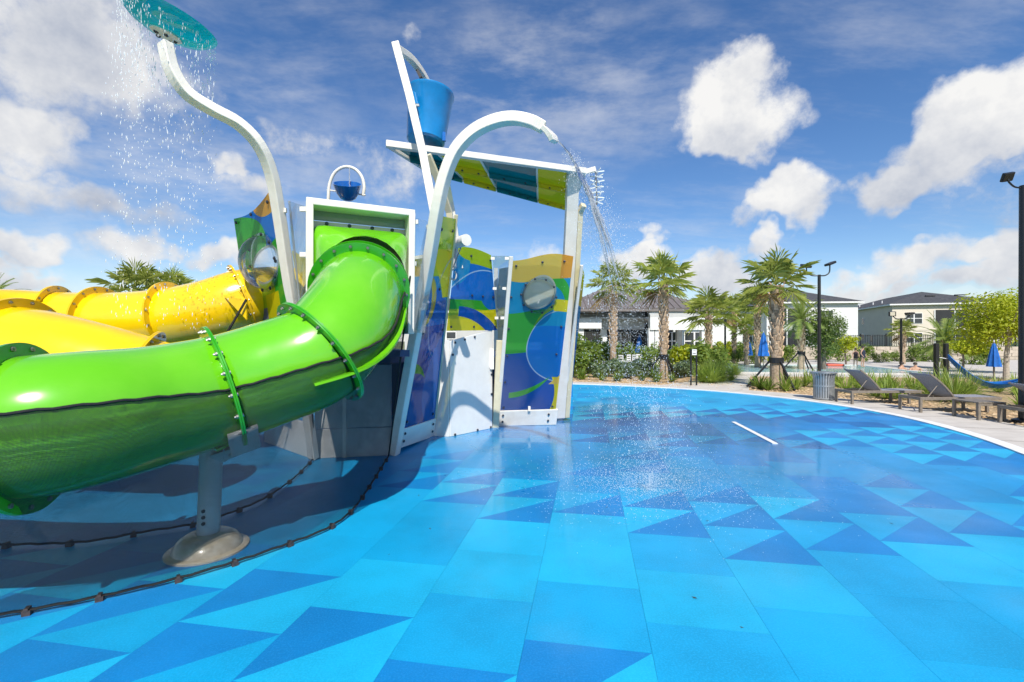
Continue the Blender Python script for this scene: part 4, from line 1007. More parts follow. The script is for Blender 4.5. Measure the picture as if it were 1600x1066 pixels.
def white_parts(o, r_):
    for z0, z1 in ((3.9, 6.0), (1.0, 3.1)):
        l = bx('lanai_screen', .6, 4.4, -.06, .3, z0, z1, M_screen, o)
        for x in (.6, 2.5, 4.4): bx('lanai_post', x - .07, x + .07, -.1, -.061, z0, z1, M_trim, l)
    for z0, z1 in ((4.2, 5.7), (1.5, 3.0)): window(6.2, 8.2, z0, z1, 0, o)
    bx('floor_band', -.03, 11.03, -.03, 0, 3.3, 3.5, M_trim, o)
wo_ = P(1198, 540, 60)
house('white_house', 'white two storey house with dark roof behind the tall lamp post', (wo_.x, wo_.y, 0), R(-6), 11.2, 14, .95, 6.6, 9.0, M_stucco, white_parts)
def white2_parts(o, r_):
    window(5.6, 8.4, 1.4, 3.4, 0, o); window(2.0, 4.0, 4.2, 5.6, 0, o); window(6.2, 8.0, 4.2, 5.6, 0, o)
wo2 = P(1095, 540, 64)
house('white_house', 'white house with twin windows partly hidden by the row of small palms', (wo2.x, wo2.y, 0), R(-4), 9.2, 12, .95, 6.0, 8.6, M_stucco, white2_parts)
def roof_only(o, r_): window(3, 5, 1.2, 2.6, 0, o)
lo_ = P(40, 520, 42)
house('far_house', 'low house whose grey roof peeks over the yellow slide', (lo_.x - 3, lo_.y, 0), R(5), 14, 12, 0, 4.6, 6.9, M_shade_band, roof_only)
lo2 = P(600, 520, 44)
house('far_house', 'house with a brown roof seen through the gap of the tower', (lo2.x + 2, lo2.y, 0), R(0), 14, 10, 0, 4.4, 6.6, M_shade_band, roof_only)

# raised ground, retaining wall, fence
rg_ = MB().slab([(8, 43.2, .45), (160, 38, .45), (220, 240, .45), (8, 240, .45)], 1.1).build('raised_lawn', mat('raised_lawn', (.06, .11, .025), .95, var=.4, vscale=.6, bump=.5, bscale=9)); tag(rg_, kind='structure')
M_block = mat('sand_block', (.56, .48, .38), .9, var=.2, vscale=3, bump=.3, bscale=16)
rw = thing('retaining_wall', 'sandy block retaining wall below the black fence', 'wall', (14, 42.8, 0), local=True); rw.location = (0, 0, 0)
blk = MB().box((0, 0, 0), (1.17, .4, .29)).mesh('block', M_block)
for r_ in range(4):
    for i in range(34):
        x = 12 + i * 1.2 + (.6 if r_ % 2 else 0); inst(blk, 'block', rw, (x, 42.85 - (x - 12) * .034 + g2.uniform(-.015, .015), .10 + r_ * .30 + .04))
fn = thing('metal_fence', 'black picket fence along the top of the retaining wall', 'fence', (30, 44, 0), local=True); fn.location = (0, 0, 0)
pk_ = MB().box((0, 0, .65), (.035, .035, 1.3)).mesh('picket', M_black); po_ = MB().box((0, 0, .7), (.09, .09, 1.4)).mesh('post', M_black)
def fy(x): return 44.6 - (x - 12) * .034
for i in range(150): 
    x = 24 + i * .16; inst(pk_, 'picket', fn, (x, fy(x), 1.0))
for i in range(11): x = 24 + i * 2.4; inst(po_, 'post', fn, (x, fy(x), 1.0))
for z in (1.12, 2.2): MB().bar([(24, fy(24), z), (48, fy(48), z)], .045, .04).build('rail', M_black, fn)

# ------------------------------------------------------------------ plants
def leafm(name, col, tint, tr=.5, rough=.5): return mat(name, col, rough, var=.5, vscale=5, tint=tint, trans=tr, obj_var=.25)
L_palm = leafm('palm_leaf', (.31, .40, .06), (.55, .58, .15)); L_palm2 = leafm('date_palm_leaf', (.22, .33, .07), (.40, .46, .13))
L_dry = leafm('dry_frond', (.30, .20, .07), (.42, .30, .10)); L_bush = leafm('shrub_leaf', (.13, .23, .03), (.27, .35, .06)); L_lime = leafm('lime_leaf', (.34, .43, .015), (.52, .54, .02), .45)
L_oak = leafm('oak_leaf', (.09, .15, .03), (.17, .23, .05)); L_blue = leafm('bluegreen_leaf', (.13, .21, .10), (.24, .31, .16)); L_grass = leafm('grass_blade', (.22, .34, .04), (.38, .46, .09), .45)
L_red = leafm('croton_leaf', (.30, .16, .04), (.40, .30, .05), .4)
M_bark = mat('palm_bark', (.46, .35, .24), .9, var=.5, vscale=14, tint=(.28, .20, .13), bump=.8, bscale=30); M_boot = mat('palm_boot', (.66, .50, .34), .85, var=.4, vscale=9, tint=(.45, .31, .19))
M_tbark = mat('tree_bark', (.22, .18, .14), .9, var=.4, vscale=12, bump=.6, bscale=30)
gp = random.Random(5)
def fan_crown(nf=26, R0=1.15, seed=1, droop=1.0):
    g = random.Random(seed); b = MB()
    for i in range(nf):
        az_ = i * 2.399 + g.uniform(-.2, .2); e = 1.52 - 2.25 * (i / nf) ** 1.0 + g.uniform(-.15, .15)
        d = V((math.cos(az_) * math.cos(e), math.sin(az_) * math.cos(e), math.sin(e))); side = V((-math.sin(az_), math.cos(az_), 0)); upv = side.cross(d)
        pl = g.uniform(.6, .95) * R0 * .85; base = V((0, 0, g.uniform(-.1, .15))); hub_ = base + d * pl
        b.bar([base, hub_], .025, .02, side, 1)
        n = 15; L = R0 * g.uniform(.7, .92); mi = 2 if (i > nf * .955) else 0
        for k in range(n):
            a = (k / (n - 1) - .5) * R(230); dd = (d * math.cos(a) + side * math.sin(a)); l = L * (1 - .22 * abs(a) / 2)
            w = .0155 * R0; wd = (side * math.cos(a) - d * math.sin(a))
            p1 = hub_ + dd * l * .55 + upv * .04; p2 = hub_ + dd * l - V((0, 0, 1)) * droop * l * g.uniform(.12, .38)
            b.add([hub_, p1 + wd * w, p2, p1 - wd * w], [(0, 1, 2), (0, 2, 3)], mi)
    return b
def feather_crown(nf=38, L=2.2, seed=2):
    g = random.Random(seed); b = MB()
    for i in range(nf):
        az_ = i * 2.399 + g.uniform(-.2, .2); e = 1.4 - 1.75 * (i / nf); p = V((0, 0, 0)); d = V((math.cos(az_) * math.cos(e), math.sin(az_) * math.cos(e), math.sin(e))); side = V((-math.sin(az_), math.cos(az_), 0)); pts = [p.copy()]
        l_ = L * g.uniform(.8, 1.05)
        for k in range(9): p = p + d * l_ / 9; d = (d - V((0, 0, .13))).normalized(); pts.append(p.copy())
        b.bar(pts, .03, .025, side, 1)
        for k in range(1, 9):
            for h in range(3):
                q_ = pts[k].lerp(pts[k + 1], h / 3); t = (pts[k + 1] - pts[k]).normalized()
                for s_ in (-1, 1):
                    ll = .42 * L / 2.2 * (1 - .5 * abs(k - 4) / 5) * g.uniform(.8, 1.1); dd = (side * s_ + t * .75 + V((0, 0, .25))).normalized(); w = t * .04
                    b.add([q_ - w, q_ + w, q_ + dd * ll - V((0, 0, .06))], [(0, 1, 2)])
    return b
def palm_trunk(h, r=.17, seed=1, boots=True):
    g = random.Random(seed); b = MB(); n = 9
    b.tube([(g.gauss(0, .012), g.gauss(0, .012), h * i / n) for i in range(n + 1)], [r * (1.25 - .35 * min(1, i / 3)) * (1 + .15 * (i / n) ** 4) for i in range(n + 1)], 14)
    if boots:
        m = int(h * 17)
        for i in range(m):
            z = h * .30 + h * .70 * i / m; a = i * 2.4; rr = r * (.95 + .12 * (i / m)); d = V((math.cos(a), math.sin(a), 0)); s_ = V((-d.y, d.x, 0)); c = d * rr + V((0, 0, z))
            b.add([c - s_ * .075, c + s_ * .075, c + d * .09 + s_ * .035 + V((0, 0, .20)), c + d * .09 - s_ * .035 + V((0, 0, .20)), c + d * .03 + V((0, 0, .24))], [(0, 1, 2, 3), (3, 2, 4), (0, 3, 4), (1, 4, 2)], 1)
    return b
FC = [fan_crown(25, 1.15, s_).mesh('crown', [L_palm, L_palm, L_dry]) for s_ in (1, 4, 9)]
DC = feather_crown(42, 2.3, 3).mesh('crown', [L_palm2, L_palm2])
BRACE = None
def palm(px, base_y, top_y, label, kind=0, cs=1.0, Z=None, group=None, brace=False, r=.16, boots=True):
    b_ = G(px, base_y) if Z is None else V((X(px, Z), Z, 0)); Zt = b_.y; h = CH + (CY - top_y) * Zt / F
    o = thing('palm_tree', label, 'palm tree', tuple(b_), group)
    o['local'] = 1
    palm_trunk(h, r, px, boots).build('trunk', [M_bark, M_boot], o)
    c = inst(FC[kind] if kind < 3 else DC, 'crown', o, (0, 0, h)); c.scale = (cs * .82,) * 3; c.rotation_euler.z = px * .37
    if brace:
        for k in range(3): a = k * 2.1 + .6; MB().bar([(math.cos(a) * .95, math.sin(a) * .95, 0), (math.cos(a) * r, math.sin(a) * r, 1.0)], .07, .05, (0, 0, 1)).build('brace', M_black, o)
        MB().lathe([(r * 1.25, .9), (r * 1.32, .9), (r * 1.32, 1.1), (r * 1.25, 1.1)], 14).build('strap', M_black, o)
    return o
palm(1037, 592, 442, 'tall fan palm with bare lower trunk behind the sign posts', 0, 1.25, brace=True)
palm(1213, 606, 447, 'tall fan palm with rough trunk left of the trash can', 1, 1.08, brace=True, r=.19)
palm(958, 576, 448, 'fan palm behind the falling water in front of the clubhouse', 2, 1.25, Z=25, r=.17)
palm(1107, 572, 492, 'short thick fan palm at the right corner of the clubhouse', 1, 1.35, Z=27)
palm(1147, 572, 488, 'slim fan palm in front of the white house with twin windows', 2, 1.2, Z=33, r=.12)
palm(1183, 570, 478, 'yellowing fan palm beside the closed blue umbrella', 0, 1.25, Z=29, r=.13)
palm(1166, 572, 515, 'small fan palm between the slim palm and the yellowing palm', 1, .9, Z=32, r=.12)
palm(1252, 573, 502, 'feathery palm right of the tall fan palm by the trash can', 3, .95, Z=27, brace=True)
palm(1477, 570, 535, 'feather palm with arching fronds left of the lime green tree', 3, 1.15, Z=28, r=.2)
palm(1410, 568, 517, 'little fan palm behind the far lamp post', 2, .85, Z=34, r=.16)
palm(212, 575, 458, 'left one of two palms whose crowns show above the yellow slide', 0, 1.7, Z=28)
palm(268, 575, 452, 'right one of two palms whose crowns show above the yellow slide', 1, 1.2, Z=29)
palm(-14, 575, 468, 'palm at the left picture edge with only frond tips showing', 3, .8, Z=22)

def leaf_ball(n, rx, rz_, size, seed, zc=0, hollow=.45, m=0, lobes=6):
    g = random.Random(seed); b = MB(); cs = []
    for _ in range(lobes):
        a = g.random() * 6.28; rr = g.uniform(.25, .75); cs.append((V((math.cos(a) * rr * rx, math.sin(a) * rr * rx, zc + g.uniform(-.55, .6) * rz_)), g.uniform(.4, .62)))
    cs.append((V((0, 0, zc)), .6))
    for i in range(n):
        c, s_ = g.choice(cs); d = V((g.gauss(0, 1), g.gauss(0, 1), g.gauss(0, 1))).normalized(); k = hollow + (1 - hollow) * g.random() ** .6
        p = c + V((d.x * rx * s_ * k, d.y * rx * s_ * k, d.z * rz_ * s_ * k)); nn = (d + V((g.gauss(0, .6), g.gauss(0, .6), g.gauss(.5, .6)))).normalized()
        t = nn.orthogonal().normalized(); t = Matrix.Rotation(g.random() * 6.28, 3, nn) @ t; s2 = nn.cross(t); l = size * g.uniform(.6, 1.3)
        b.add([p - t * l * .5, p + s2 * l * .26, p + t * l * .5 + nn * l * -.12, p - s2 * l * .26], [(0, 1, 2), (0, 2, 3)], m)
    return b
def tree(px, Z, h, rx, rz_, label, lm, seed, n=3200, size=.2, tr=.10, hollow=.35, lobes=12, bark=M_tbark):
    o = thing('tree', label, 'tree', (X(px, Z), Z, 0)); o['local'] = 1; g = random.Random(seed); b = MB()
    t0 = h - rz_ * 1.1; b.tube([(0, 0, 0), (g.gauss(0, .05), 0, t0 * .5), (g.gauss(0, .08), 0, t0), (0, 0, h * .8)], [tr * 1.3, tr, tr * .8, tr * .2], 10)
    for k in range(9):
        a = k * 2.4; e = V((math.cos(a) * rx * .75, math.sin(a) * rx * .75, h - rz_ * g.uniform(.2, 1.0))); s_ = V((0, 0, t0 * g.uniform(.75, 1.05)))
        b.tube([s_, s_.lerp(e, .5) + V((0, 0, -.12)), e], [tr * .5, tr * .3, tr * .1], 6)
    b.build('trunk', bark, o)
    leaf_ball(n, rx, rz_, size, seed, h - rz_ * .75, hollow, lobes=lobes).build('crown', lm, o); return o
tree(1287, 27, 3.4, 1.35, 1.55, 'dense dark green broadleaf tree behind the tall lamp post', L_oak, 3, 6000, .13)
M_pale = mat('pale_bark', (.48, .42, .34), .85, var=.3, vscale=10)
tree(1572, 20, 3.7, 1.65, 1.35, 'spreading lime green tree beside the near lamp post', L_lime, 8, 9000, .135, .09, .2, 20, M_pale)
tree(1600, 23, 4.0, 1.5, 1.5, 'lime green tree cut by the right picture edge', L_lime, 12, 6000, .135, .09, .25, 12, M_pale)
tree(1322, 33, 2.0, .9, .6, 'low yellow green bushy tree left of the bathers', L_lime, 5, 1200, .17, .05)
tree(1505, 25, 1.8, 1.1, .55, 'small yellow green tree behind the hammock', L_lime, 15, 1300, .17, .05)

SH = [leaf_ball(900, .62, .62, .13, s_, .48, .5).mesh('foliage', L_bush) for s_ in (21, 22)]
SB = [leaf_ball(900, .5, .45, .15, s_, .36, .45).mesh('foliage', L_blue) for s_ in (23,)]
SL = [leaf_ball(700, .5, .5, .16, s_, .42, .45).mesh('foliage', L_lime) for s_ in (25,)]
SR = [leaf_ball(500, .4, .45, .2, s_, .42, .4).mesh('foliage', L_red) for s_ in (26,)]
STEM = MB()
for k in range(6): STEM.tube([(0, 0, 0), (math.cos(k) * .2, math.sin(k) * .2, .45)], [.018, .008], 5)
STEM = STEM.mesh('stem', M_tbark)
def shrub(me, px, py, sc, label, group=None, Z=None, nm='shrub'):
    b_ = G(px, py) if Z is None else V((X(px, Z), Z, 0))
    o = thing(nm, label, 'shrub', tuple(b_), group); o['local'] = 1; o.scale = (sc,) * 3; o.rotation_euler.z = gp.random() * 6.28
    inst(me, 'foliage', o); inst(STEM, 'stem', o); return o
def strap_plant(n, L, w, seed, spread=1.0, droop=.5, up_=.9):
    g = random.Random(seed); b = MB()
    for i in range(n):
        a = g.random() * 6.28; e = g.uniform(.35, 1.4) / spread; d = V((math.cos(a) * math.cos(e), math.sin(a) * math.cos(e), math.sin(e))); s_ = V((-math.sin(a), math.cos(a), 0)); p = V((math.cos(a), math.sin(a), 0)) * g.random() * .08 * L; pts = [p]; l = L * g.uniform(.65, 1.1)
        for k in range(4): p = p + d * l / 4; d = (d - V((0, 0, droop * .28))).normalized(); pts.append(p)
        ws_ = [w * .7, w, w * .85, w * .5, .001]; vs = []
        for q_, w_ in zip(pts, ws_): vs += [q_ - s_ * w_, q_ + s_ * w_]
        b.add(vs, [(2 * k, 2 * k + 1, 2 * k + 3, 2 * k + 2) for k in range(4)])
    return b
AG = strap_plant(46, .75, .035, 31, 1.0, .35).mesh('blade_cluster', L_blue); AG2 = strap_plant(50, .7, .024, 32, 1.0, .7).mesh('blade_cluster', L_grass)
GR = strap_plant(240, .95, .008, 33, .95, .9).mesh('blade_cluster', L_grass); AG3 = strap_plant(46, .7, .032, 34, 1.0, .5).mesh('blade_cluster', L_bush)
ORD = ('leftmost', 'second from left', 'third from left', 'fourth from left', 'fifth from left', 'sixth from left', 'seventh from left', 'eighth from left', 'ninth from left', 'tenth from left', 'eleventh from left', 'twelfth from left', 'thirteenth from left', 'fourteenth from left', 'fifteenth from left', 'sixteenth from left', 'seventeenth from left', 'eighteenth from left', 'nineteenth from left', 'twentieth from left', 'rightmost')
def number_group(group):
    os_ = sorted((o for o in COL.objects if o.get('group') == group and not o.parent), key=lambda o: o.location.x / o.location.y)
    for i, o in enumerate(os_): o['label'] = o['label'] + ', ' + (ORD[i] if i < len(os_) - 1 else 'rightmost') + ' of its row'
def clump(me, px, py, sc, label, group=None, nm='strap_plant', cat='plant', Z=None):
    b_ = G(px, py) if Z is None else V((X(px, Z), Z, 0)); o = bpy.data.objects.new(nm, me); COL.objects.link(o); o.location = b_ - V((0, 0, .02)); o.rotation_euler.z = gp.random() * 6.28; o.scale = (sc,) * 3
    return tag(o, label, cat, group)
# hedge mass in front of the clubhouse
for i, (px, py, sc) in enumerate(((900, 584, 1.75), (918, 583, 1.6), (940, 579, 1.5), (893, 578, 2.0), (928, 575, 1.7), (958, 572, 1.5), (985, 572, 1.4), (1008, 574, 1.3), (1056, 578, 1.3), (905, 590, 1.2), (1022, 573, 1.4))):
    shrub(SH[i % 2], px, py, sc, 'leafy green shrub in the clubhouse hedge', 'hedge shrubs by the clubhouse')
for i, (px, py, sc) in enumerate(((950, 588, 1.1), (972, 588, 1.15), (994, 587, 1.1), (1014, 588, 1.1), (930, 589, 1.0), (1058, 590, 1.1), (983, 591, .9), (1070, 588, 1.0))):
    shrub(SB[0], px, py, sc, 'low blue green shrub before the clubhouse hedge', 'blue green shrubs by the gravel')
for i, (px, py, sc) in enumerate(((910, 593, 1.0), (940, 594, .8), (965, 595, .9), (1025, 596, 1.0), (1003, 594, .8), (1050, 596, .7))):
    clump(AG3, px, py, sc, 'spiky strap plant at the gravel below the hedge', 'strap plants below the hedge')
for i, (px, Z, sc) in enumerate(((1078, 23, 1.7), (1096, 22.5, 1.6), (1062, 24.5, 1.5), (1118, 23.5, 1.4), (1090, 25, 1.8), (1128, 26, 1.3))):
    shrub(SL[0] if i % 2 == 0 else SH[0], px, 0, sc, 'bright shrub behind the sign posts', 'bright shrubs behind the sign', Z=Z)
for px, Z in ((1090, 25.5), (1123, 28)): shrub(SR[0], px, 0, 1.5, 'orange red croton behind the sign posts', 'crotons behind the sign', Z=Z)
for px, py, sc in ((1098, 597, 1.1), (1112, 598, 1.25), (1128, 596, 1.1), (1142, 594, .9), (1120, 593, 1.2), (1150, 586, .9)):
    clump(GR, px, py, sc, 'soft grass tuft between sign and path', 'grass tufts by the path', 'ornamental_grass', 'grass')
for px, py, sc in ((1187, 607, .95), (1200, 609, .8), (1228, 610, 1.0), (1244, 608, .95), (1258, 603, .9), (1178, 603, .7)):
    clump(AG3 if px < 1215 else AG2, px, py, sc, 'strap plant under the palm by the trash can', 'strap plants under the palm')
for i, (px, py, sc) in enumerate(((1265, 596, .9), (1310, 603, .9), (1340, 606, .9), (1368, 618, 1.0), (1385, 622, 1.0), (1378, 608, .9), (1395, 612, .9), (1420, 604, .8), (1300, 598, .8), (1360, 600, .8), (1322, 612, 1.0), (1352, 612, 1.1), (1404, 622, 1.0), (1372, 613, 1.1), (1428, 612, 1.1), (1444, 606, 1.0), (1390, 602, 1.0), (1335, 600, 1.0), (1450, 616, 1.1), (1275, 604, 1.0))):
    clump(AG2, px, py, sc, 'strap plant in the bed behind the loungers', 'strap plants behind the loungers')
clump(GR, 1492, 628, 1.25, 'large bushy grass clump between the second lounger and the side table', None, 'ornamental_grass', 'grass')
clump(GR, 1470, 622, 1.1, 'bushy grass clump left of the large grass clump by the side table', None, 'ornamental_grass', 'grass')
clump(GR, 1515, 624, 1.0, 'bushy grass clump behind the wooden side table', None, 'ornamental_grass', 'grass')
for px, py, sc in ((1560, 612, .9), (1590, 616, .9), (1540, 606, .8), (1598, 640, .9), (1586, 600, .8)):
    clump(AG2, px, py, sc, 'strap plant under the blue hammock', 'strap plants under the hammock')
for px, Z, sc in ((1345, 38, .8), (1385, 37, .8), (1400, 38, .8), (1425, 37, 1.3), (1445, 38, 1.4), (1370, 36, .7), (1465, 37, 1.3), (1350, 40, 1.3), (1520, 33, 1.4), (1545, 33, 1.3)):
    shrub(SH[0], px, 0, sc, 'round shrub below the retaining wall', 'shrubs below the retaining wall', Z=Z)
for px, Z, sc in ((1135, 40, 2.0), (1160, 38, 1.6), (1190, 36, 1.4), (1215, 38, 1.5), (1232, 36, 1.3), (1290, 37, 1.4), (1310, 38, 1.6), (1178, 34, 1.1), (1150, 33, 1.0)):
    shrub(SL[0] if int(px) % 2 else SH[1], px, 0, sc, 'shrub across the pool below the white houses', 'shrubs across the pool', Z=Z)

# ------------------------------------------------------------------ furniture and street things
M_wood = mat('taupe_frame', (.23, .195, .155), .55, var=.25, vscale=14); M_rope2 = mat('hammock_rope', (.01, .19, .60), .7, var=.3, vscale=20); M_zinc = mat('galvanised', (.40, .42, .43), .42, metal=.55, var=.2, vscale=9)
def sling_mat():
    m = mat('grey_sling', (.13, .13, .145), .7); t = m.node_tree; p = t.nodes['Principled BSDF']
    uv = nd(t, 'ShaderNodeUVMap'); uv.uv_map = 'uv'; s_ = nd(t, 'ShaderNodeSeparateXYZ'); t.links.new(uv.outputs[0], s_.inputs[0])
    k = mth(t, 'SINE', mth(t, 'MULTIPLY', s_.outputs[0], 105.0)); t.links.new(mixc(t, smooth(t, k, -.4, .6), (.15, .15, .17), (.38, .38, .41)), p.inputs['Base Color']); return m
M_sling = sling_mat()
def lounger(loc, rz_, label, ang=44):
    o = thing('sun_lounger', label, 'lounger', tuple(loc), 'loungers on the deck'); o['local'] = 1; o.rotation_euler.z = rz_
    W_, Lh = .62, 1.95                      # x runs from head to foot, y from the near side to the far side
    for y in (.025, W_ - .025): MB().bar([(0, y, .33), (Lh, y, .33)], .05, .07, (0, 1, 0)).build('side_rail', M_wood, o, bev=.006)
    for x in (.025, Lh - .025): MB().bar([(x, .05, .33), (x, W_ - .05, .33)], .05, .07, (1, 0, 0)).build('end_rail', M_wood, o, bev=.006)
    for x in (.03, 1.62):
        for y in (.028, W_ - .028): MB().bar([(x, y, 0), (x, y, .295)], .055, .055, (1, 0, 0)).build('leg', M_wood, o, bev=.005)
    MB().slab([(.86, .05, .355), (.86, W_ - .05, .355), (Lh - .05, W_ - .05, .355), (Lh - .05, .05, .355)], .014).build('seat_sling', M_sling, o)
    c, s_ = math.cos(R(ang)), math.sin(R(ang)); h0 = V((.84, 0, .36)); L = .80; rows = []
    for i in range(8):
        f = i / 7; q_ = h0 + V((-c, 0, s_)) * L * f + V((s_, 0, c)) * (.035 * math.sin(f * 3.14))
        rows.append([V((q_.x, .04 + (W_ - .08) * j / 8, q_.z)) for j in range(9)])
    b_ = MB().patch(rows).build('backrest', M_sling, o, sm=True); k = b_.modifiers.new('thickness', 'SOLIDIFY'); k.thickness = .018
    for y in (.035, W_ - .035): MB().bar([V((r_[0].x, y, r_[0].z)) for r_ in rows], .03, .035, (0, 1, 0)).build('back_rail', M_wood, b_)
    MB().tube([(.50, .1, .64), (.25, .1, .33)], .012, 6).build('back_prop', M_wood, b_)
    return o
def place_l(n_, l_, label, ang=44):
    a, b = G(*n_), G(*l_); d = (b - a); rz_ = math.atan2(d.y, d.x) - R(90); return lounger(a, rz_, label, ang)
place_l((1331, 632), (1297, 626.0), 'grey sling lounger beside the trash can')
place_l((1438, 645), (1395, 637.5), 'grey sling lounger in the middle, before the large grass clump')
place_l((1604, 668), (1556, 659), 'grey sling lounger cut by the right picture edge', 36)
tb_a, tb_b = G(1529, 657), G(1488, 650); dtb = tb_b - tb_a
st = thing('side_table', 'low square side table between the two right loungers', 'table', tuple(tb_a)); st['local'] = 1; st.rotation_euler.z = math.atan2(dtb.y, dtb.x) - R(90)
for x in (.03, .57):
    for y in (.03, .57): MB().bar([(x, y, 0), (x, y, .36)], .055, .055, (1, 0, 0)).build('leg', M_wood, st, bev=.005)
for i in range(6): MB().box((.05 + .1 * i, .3, .375), (.09, .6, .025)).build('slat', M_wood, st)
for y in (.03, .57): MB().bar([(.06, y, .335), (.54, y, .335)], .04, .05, (0, 1, 0)).build('apron', M_wood, st)
# trash can
tcn = thing('trash_can', 'grey slatted metal trash can at the gravel edge', 'trash can', tuple(G(1287, 624))); tcn['local'] = 1
sl_ = MB().bar([(.255, 0, .03), (.255, 0, .60), (.275, 0, .70), (.315, 0, .78)], .048, .012, (0, 1, 0)).mesh('slat', M_zinc)
for i in range(26): c = inst(sl_, 'slat', tcn); c.rotation_euler.z = i * 2 * math.pi / 26
for z, r_ in ((.04, .262), (.40, .262)): MB().lathe([(r_ - .012, z - .02), (r_ + .008, z - .02), (r_ + .008, z + .02), (r_ - .012, z + .02)], 30).build('band', M_zinc, tcn, sm=True)
MB().lathe([(.29, .77), (.335, .77), (.34, .785), (.335, .80), (.22, .80), (.20, .79)], 30).build('rim', M_zinc, tcn, sm=True)
MB().lathe([(.001, .05), (.235, .05), (.24, .74), (.22, .74), (.001, .74)], 24).build('liner', M_black, tcn)
# lamp posts
def lamp(base, h, r, heads, label, hs=1.0):
    o = thing('lamp_post', label, 'lamp post', tuple(base)); o['local'] = 1
    MB().tube([(0, 0, 0), (0, 0, h * .96), (0, 0, h)], [r, r * .85, r * .85], 14).build('pole', M_black, o, sm=True)
    MB().lathe([(r * 2.2, 0), (r * 2.2, .04), (r * 1.2, .07)], 16).build('base_plate', M_black, o)
    for a, hy, face in heads:
        d = V((math.cos(a), math.sin(a), 0)); pts = catmull([V((0, 0, h - .05)), d * .3 * hs + V((0, 0, h - .03)), d * .5 * hs + V((0, 0, h + .12 * hs)), d * .53 * hs + V((0, 0, h + hy * hs))], 4)
        MB().tube(pts, .028 * hs, 8).build('arm', M_black, o, sm=True)
        c = d * .55 * hs + V((0, 0, h + (hy + .07) * hs)); q_ = V((1, 0, 0)).rotation_difference(V(face)).to_matrix()
        hd = MB().box(c, (.42 * hs, .30 * hs, .11 * hs), 0, q_).build('lamp_head', M_black, o, bev=.03 * hs)
        MB().box(c + q_ @ V((.02, 0, -.057 * hs)), (.30 * hs, .22 * hs, .006), 0, q_).build('lens', M_lens, hd)
M_lens = mat('lamp_lens', (.55, .50, .38), .3)
lamp(V((X(1599.5, 9.6), 9.6, 0)), 4.98, .085, [(math.pi, .22, (-.92, -.1, -.16)), (0, .22, (.9, .2, .1))], 'near black lamp post at the right picture edge', .62)
lamp(V((X(1280, 23), 23, 0)), 5.05, .085, [(math.pi - .2, .35, (-.95, .2, .05)), (.1, .45, (.9, .2, .35))], 'tall black lamp post with two heads behind the trash can', 1.1)
lamp(V((X(1408, 31), 31, 0)), 3.25, .075, [(math.pi, .2, (-.95, 0, 0)), (0, .2, (.95, 0, .2)), (-1.5, .2, (0, -1, 0))], 'distant black lamp post before the beige house', 1.1)
lamp(V((X(1187, 30), 30, 0)), 4.0, .07, [(math.pi, .2, (-.95, 0, 0))], 'slim black lamp post among the small palms left of the tall fan palm', .8)
lamp(V((X(1133, 31), 31, 0)), 3.2, .07, [(0, .2, (.95, 0, 0))], 'slim black lamp post beside the twin window of the white house', .6)
# sign
sg = thing('notice_sign', 'small white notice on two black posts at the gravel edge', 'sign', tuple(G(1083, 602))); sg['local'] = 1; Zs = G(1083, 602).y
for x in (-.085, .13): MB().tube([(x, 0, 0), (x, 0, 1.36)], .032, 10).build('post', M_black, sg)
bd = MB().box((.03, -.04, 1.27), (.17, .02, .22)).build('sign_board', M_trim, sg)
M_ink = mat('ink', (.05, .05, .06), .6)
for i, (w_, z) in enumerate(((.12, 1.345), (.10, 1.315), (.13, 1.245), (.13, 1.225), (.11, 1.205))): MB().box((.03, -.0515, z), (w_, .002, .011)).build('print_line', M_ink, bd)
# closed umbrellas
M_canvas = mat('blue_canvas', (.008, .14, .52), .7, var=.3, vscale=8)
def umbrella(px, Z, h, label, s_=1.0):
    o = thing('closed_umbrella', label, 'umbrella', (X(px, Z), Z, 0)); o['local'] = 1
    MB().tube([(0, 0, 0), (0, 0, h)], .028, 8).build('pole', M_wood, o); MB().lathe([(.26, 0), (.26, .06), (.05, .09)], 16).build('base', M_black, o)
    b = MB(); n = 24; rows = []
    for i in range(9):
        f = i / 8; r_ = (.27 * (1 - f) ** .75 + .03) * s_; z = h - .02 - 1.45 * s_ * (1 - f)
        rows.append([V((math.cos(2 * math.pi * j / n) * r_ * (1 + .16 * math.cos(j * 2 * math.pi / 3)), math.sin(2 * math.pi * j / n) * r_ * (1 + .16 * math.cos(j * 2 * math.pi / 3)), z)) for j in range(n + 1)])
    MB().patch(rows).build('canopy', M_canvas, o, sm=True); MB().tube([(0, 0, h - .05), (0, 0, h + .08)], .02, 6).build('finial', M_trim, o)
umbrella(1193, 28, 2.25, 'closed blue umbrella left of the tall fan palm by the path')
umbrella(1171, 33, 1.7, 'smaller closed blue umbrella among the small palms', .7)
umbrella(999, 34, 2.2, 'closed blue umbrella under the clubhouse porch', .95)
umbrella(1553, 17, 1.66, 'closed blue umbrella under the lime green tree', .62)
